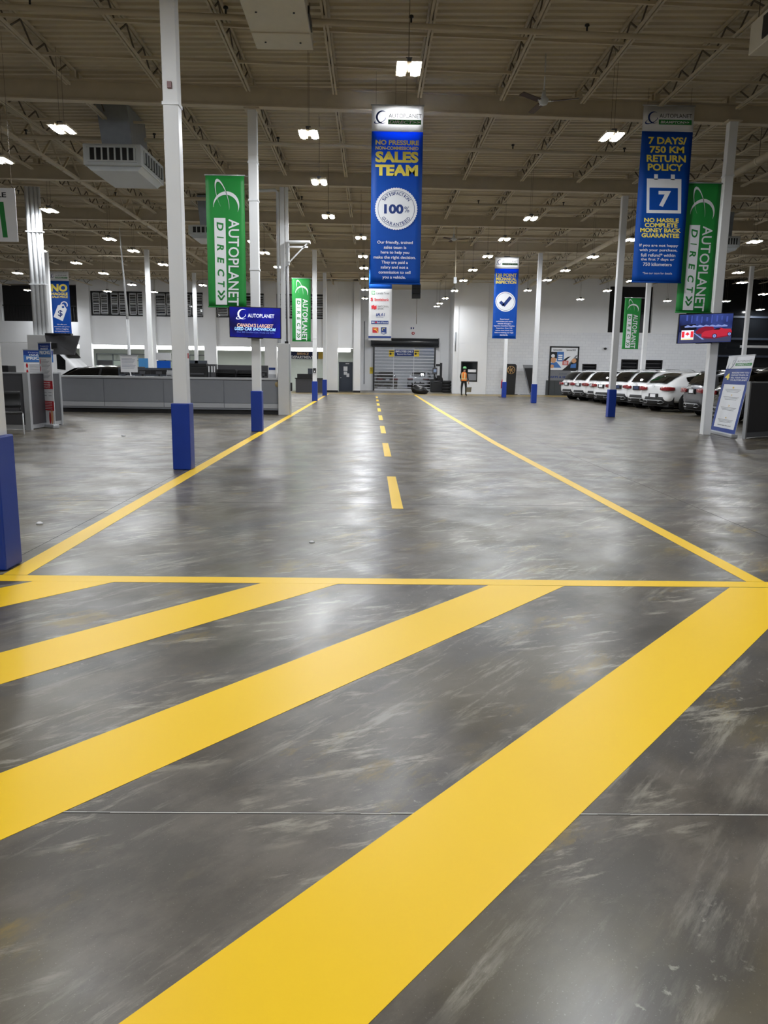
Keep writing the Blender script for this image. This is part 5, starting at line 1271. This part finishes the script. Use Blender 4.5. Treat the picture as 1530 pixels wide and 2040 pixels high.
# ================================================================== PERSON WITH A BUCKET
def person(loc, rz):
    bm = bmesh.new(); sk = bm.verts.layers.skin.verify(); V = {}
    def v(k, co, r, r2=None, root=False):
        x = bm.verts.new(co); x[sk].radius = (r, r2 or r); x[sk].use_root = root; V[k] = x
    v('pel', (0, 0, .96), .15, .11, True); v('wai', (0, -.01, 1.1), .14, .10); v('che', (0, .0, 1.32), .17, .12); v('nb', (0, .0, 1.47), .075); v('nk', (0, .02, 1.54), .055)
    v('hd', (0, .05, 1.64), .082, .09); v('hd2', (0, .05, 1.72), .078, .088)
    for s, n in ((-1, 'l'), (1, 'r')):
        v('sh'+n, (s*.19, 0, 1.42), .062)
        if s > 0: el, wr_, ha = (.25, -.02, 1.14), (.28, .06, .9), (.285, .09, .8)
        else: el, wr_, ha = (-.27, .02, 1.16), (-.24, .16, .98), (-.22, .22, .92)
        v('el'+n, el, .047); v('wr'+n, wr_, .034); v('ha'+n, ha, .036, .02)
        v('hp'+n, (s*.095, 0, .9), .095)
        st = .16*s
        v('kn'+n, (s*.10+(-.06 if s < 0 else .02), .07 if s > 0 else .02, .5), .066); v('an'+n, (s*.09, st*.9, .1), .045); v('bl'+n, (s*.09, st*.9+.0, .05), .045); v('to'+n, (s*.10, st*.9+.17, .035), .036)
    E = [('pel', 'wai'), ('wai', 'che'), ('che', 'nb'), ('nb', 'nk'), ('nk', 'hd'), ('hd', 'hd2')]
    for n in 'lr': E += [('che', 'sh'+n), ('sh'+n, 'el'+n), ('el'+n, 'wr'+n), ('wr'+n, 'ha'+n), ('pel', 'hp'+n), ('hp'+n, 'kn'+n), ('kn'+n, 'an'+n), ('an'+n, 'bl'+n), ('bl'+n, 'to'+n)]
    for n in 'lr':
        h = V['ha'+n].co.copy()
        for k in range(4):
            a = h+Vector(((k-1.5)*.008, .012*(k-1.5), -.05)); b = h+Vector(((k-1.5)*.008, .012*(k-1.5)+.02, -.085))
            v('f%s%d' % (n, k), a, .009); v('g%s%d' % (n, k), b, .008); E += [('ha'+n, 'f%s%d' % (n, k)), ('f%s%d' % (n, k), 'g%s%d' % (n, k))]
        v('th'+n, h+Vector((-.02, .04, -.03)), .01); v('tk'+n, h+Vector((-.015, .05, -.06)), .009); E += [('ha'+n, 'th'+n), ('th'+n, 'tk'+n)]
    for a, b in E: bm.edges.new((V[a], V[b]))
    me = bpy.data.meshes.new('tmp'); bm.to_mesh(me); bm.free()
    o = bpy.data.objects.new('tmp', me); col.objects.link(o)
    o.modifiers.new('skin', 'SKIN'); s = o.modifiers.new('sub', 'SUBSURF'); s.levels = 2
    dg = bpy.context.evaluated_depsgraph_get(); dg.update(); em_ = bpy.data.meshes.new_from_object(o.evaluated_get(dg))
    bpy.data.objects.remove(o); em_.name = 'body'
    SKIN = mat('skin', srgb(190, 140, 112), .5); CL = mat('black_work_clothes', srgb(22, 23, 28), .8)
    em_.materials.clear(); em_.materials.append(CL); em_.materials.append(SKIN)
    for p in em_.polygons:
        c = p.center; p.use_smooth = True
        p.material_index = 1 if (c.z > 1.5 or (c.z < .95 and abs(c.x) > .2 and c.z > .6)) else 0
    t = thing('person', 'person in orange safety vest and green cap carrying a grey bucket', 'person', loc, rz)
    b = link('body', em_, t)
    # vest shell
    VEST = mat('orange_vest', srgb(240, 130, 40), .6); REFL = mat('reflective_strip', srgb(225, 225, 170), .4)
    rings = [(.93, .185, .15), (1.0, .18, .145), (1.1, .175, .138), (1.22, .19, .15), (1.34, .205, .155), (1.42, .19, .13), (1.47, .11, .095)]
    def shell(rs, k=1.0):
        return [[(rx*k*math.cos(2*math.pi*i/20), ry*k*math.sin(2*math.pi*i/20), z) for i in range(21)] for z, rx, ry in rs]
    vo = MB().grid(shell(rings)).build('vest', VEST, t)
    MB().grid(shell([(1.02, .18, .145), (1.07, .178, .142)], 1.03)).build('reflective_band', REFL, vo)
    for s_ in (-1, 1): MB().bar((s_*.1, -.155, 1.07), (s_*.1, -.135, 1.42), .05, .012, up=(0, 1, 0)).build('reflective_band', REFL, vo); MB().bar((s_*.1, .155, 1.07), (s_*.1, .135, 1.42), .05, .012, up=(0, 1, 0)).build('reflective_band', REFL, vo)
    MB().lathe([(.118, 1.70), (.112, 1.76), (.08, 1.815), (0, 1.83)], (0, .05, 0), 'z', 18).build('cap', mat('green_cap', srgb(120, 200, 130), .5), t)
    MB().box(-.07, .07, .14, .24, 1.70, 1.712).build('cap_peak', mat('green_cap', srgb(120, 200, 130), .5), t)
    # face
    MB().lathe([(0, -.02), (.016, -.005), (0, .015)], (0, .148, 1.635), 'z', 8).build('nose', SKIN, t)
    for s_ in (-1, 1):
        MB().lathe([(0, -.008), (.012, 0), (0, .008)], (s_*.033, .137, 1.665), 'z', 8).build('eye', INKK, t); MB().lathe([(0, -.03), (.016, 0), (0, .03)], (s_*.085, .04, 1.65), 'z', 8).build('ear', SKIN, t)
    MB().box(-.025, .025, .130, .142, 1.595, 1.603).build('mouth', INKR, t); MB().lathe([(.086, 1.62), (.092, 1.68), (.09, 1.72)], (0, .035, 0), 'z', 16).build('hair', CL, t)
    return t
pp = on_z(923.5, 788)
pr_t = person((pp.x, pp.y, 0), math.radians(-28)); pr_t.scale = (1.03, 1.03, 1.03)
hx = pr_t.matrix_basis
hand = Vector((pp.x, pp.y, 0))+Matrix.Rotation(math.radians(-28), 3, 'Z') @ (Vector((.29, .1, .73))*1.03)
t = thing('bucket', 'grey plastic bucket held in the hand of the person in the vest', 'bucket', (hand.x+.02, hand.y, hand.z-.52))
BUCK = mat('grey_bucket', srgb(170, 172, 176), .45)
MB().lathe([(0, 0), (.15, 0), (.175, .3), (.185, .3), (.185, .32), (.17, .32), (.145, .02), (0, .02)], (0, 0, 0), 'z', 20).build('pail', BUCK, t)
MB().tube([(.18*math.cos(a), 0, .3+.2*math.sin(a)) for a in [math.pi*k/10 for k in range(11)]], .006, 6).build('handle', PIPE, t)

# ================================================================== ROOF EQUIPMENT
UNITM = mat('white_unit_enamel', srgb(196, 200, 202), .4, var=.05)
def hvac(label, Y, pxl, pxr, pt, pb, depth, ductz=7.6):
    xl, xr = on_y(pxl, (pt+pb)/2, Y).x, on_y(pxr, (pt+pb)/2, Y).x; c = (xl+xr)/2; zt = zb((pxl+pxr)/2, pt, Y); z0 = zb((pxl+pxr)/2, pb, Y); hw = (xr-xl)/2; h = zt-z0
    t = thing('air_diffuser', label, 'air unit', (c, Y, z0))
    MB().box(-hw, hw, 0, depth, 0, h).build('casing', UNITM, t, .02)
    MB().prism([(-hw*.96, 0), (hw*.96, 0), (hw*.8, -.1), (-hw*.8, -.1)], .12, depth-.12).build('drip_pan', UNITM, t)
    MB().box(-hw*.78, hw*.78, -.012, .0, h*.2, h*.8).build('grille_back', BLACK, t)
    for i in range(8):
        x = -hw*.78+1.56*hw*i/7; MB().box(x-.018, x+.018, -.05, -.012, h*.2, h*.8).build('louvre', UNITM, t)
    for z in (h*.14, h*.8): MB().box(-hw*.85, hw*.85, -.06, 0, z, z+h*.07).build('grille_rail', UNITM, t)
    for s in (-1, 1):
        MB().box(s*hw-.012 if s > 0 else -hw-.0, s*hw+.012 if s > 0 else -hw+.012, .2, depth-.2, h*.2, h*.8).build('grille_back', BLACK, t)
        for i in range(8):
            y = .2+(depth-.4)*i/7; MB().box(s*(hw+.02)-.02, s*(hw+.02)+.02, y-.018, y+.018, h*.2, h*.8).build('louvre', UNITM, t)
    top = ductz-z0
    m = MB(); a = hw*.48; m.v = [(-a*1.2, .2, top), (a*1.0, .2, top), (a*1.0, depth-.3, top), (-a*1.2, depth-.3, top), (-a, .35, h), (a*1.2, .35, h), (a*1.2, depth-.3, h), (-a, depth-.3, h)]
    for q in ((0, 1, 2, 3), (4, 7, 6, 5), (0, 4, 5, 1), (1, 5, 6, 2), (2, 6, 7, 3), (3, 7, 4, 0)): m.face(q)
    m.build('supply_duct', GALV, t)
    return t
hvac('large white louvred air diffuser hung under a galvanised duct near the aisle board', 19.4, 165, 281, 286, 329, 2.0)
hvac('white louvred air diffuser half hidden behind the green banner by the counter', 29.0, 375, 452, 448, 468, 1.6)
hvac('small pale air diffuser behind the large louvred one', 26.5, 76, 131, 318, 330, 1.2)
hvac('white air diffuser far behind the column with the red car screen', 30, 1428, 1475, 470, 492, 1.6)
def roof_box(label, x0, x1, y0, y1, z0, z1, vent):
    t = thing('roof_air_unit', label, 'air unit', ((x0+x1)/2, (y0+y1)/2, z0)); hx_, hy_ = (x1-x0)/2, (y1-y0)/2
    MB().box(-hx_, hx_, -hy_, hy_, 0, z1-z0).build('casing', mat('cream_enamel', srgb(214, 206, 186), .5), t, .015); MB().box(-hx_*.98, hx_*.98, hy_*.55, hy_*.57, -.012, 0).build('seam_strip', STEEL, t)
    for s in (-1, 1): MB().box(vent*hx_ if vent > 0 else -hx_-.02, vent*hx_+.02 if vent > 0 else -hx_, s*hy_*.45-.35, s*hy_*.45+.35, .08, z1-z0-.08).build('vent_grille', BLACK, t)
    for a in (-.6, .6):
        for b in (-.8, .1, .8): MB().lathe([(0, 0), (.018, 0), (.018, -.012), (0, -.012)], (a*hx_, b*hy_, 0), 'z', 8).build('screw', BLACK, t)
    for a in (-1, 1):
        for b in (-1, 1): MB().bar((a*hx_*.9, b*hy_*.9, z1-z0), (a*hx_*.9, b*hy_*.9, 7.7-z0), .012).build('hanger_rod', DARKSTEEL, t)
roof_box('cream boxed air unit hung over the lane with a dark side vent', -2.1, -1.1, 11.6, 14.8, 7.0, 7.28, 1)
c_ = on_z(1490, 112, 6.75)
roof_box('cream boxed air unit above the column with the red car screen', c_.x, c_.x+1.1, c_.y-3, c_.y, 6.75, 7.25, -1)
def fan(label, px, py, Y, D):
    q = on_y(px, py, Y); t = thing('ceiling_fan', label, 'fan', (q.x, Y, q.z)); BL = mat('brown_fan_blade', srgb(60, 36, 26), .5)
    MB().tube([(0, 0, .08), (0, 0, 7.775+roof_z(q.x)-q.z)], .014, 8).build('down_rod', PIPE, t); MB().lathe([(0, -.06), (.07, -.05), (.1, 0), (.1, .05), (.05, .1), (.03, .22), (0, .22)], (0, 0, 0), 'z', 18).build('motor_housing', UNITM, t)
    for k in range(3):
        a = math.radians(-20+120*k); m = MB().box(.16, D/2, -.06, .06, -.006, .006); m.xf(Matrix.Rotation(a, 4, 'Z') @ Matrix.Rotation(math.radians(14), 4, 'X')); bl = m.build('blade', BL, t)
        m = MB().box(.08, .2, -.02, .02, -.008, .008); m.xf(Matrix.Rotation(a, 4, 'Z')); m.build('blade_arm', PIPE, bl)
fan('three bladed brown ceiling fan hung before the first roof beam', 1083, 203, 17.0, 1.42)
fan('small pale looking ceiling fan hung before the mechanical inspection banner', 904, 477, 33.0, 1.2)
# long duct along the hall
t = thing('roof_duct', 'long round pale duct running along the hall above the parked cars', 'duct', (0, 0, 0)); x = 9.95
MB().tube([(x, 13, 6.95), (x, 50, 6.95)], .1, 12).build('duct_run', STEEL, t)
for y in range(15, 50, 6): MB().lathe([(.1, -.03), (.115, -.03), (.115, .03), (.1, .03)], (x, y, 6.95), 'y', 12).build('duct_joint', STEEL, t); MB().bar((x, y, 7.05), (x, y, 7.75), .012).build('hanger_rod', DARKSTEEL, t)
q = on_y(909, 480, 34.0)
t = thing('drop_pipe', 'thin pale drop pipe with a nozzle box hanging by the inspection banner', 'pipe', (q.x, 34.0, zb(909, 560, 34)))
MB().tube([(0, 0, .15), (0, 0, 7.74+roof_z(q.x)-t.location.z)], .022, 8).build('pipe', STEEL, t); MB().box(-.06, .06, -.06, .06, -.1, .16).build('nozzle_box', UNITM, t)
# plant on the low roof over the gallery
t = thing('roof_truss', 'deep off white truss girder running along the counter side of the roof', 'truss', (-8.95, 0, 0))
for z in (7.0, 7.6): MB().box(-.06, .06, 12, 54, z, z+.07).build('chord', STEEL, t)
for i in range(30): 
    y = 12.3+i*1.4; MB().bar((0, y, 7.0), (0, y+.7, 7.6), .05, .05).build('web_rod', STEEL, t); MB().bar((0, y+.7, 7.6), (0, y+1.4, 7.0), .05, .05).build('web_rod', STEEL, t)
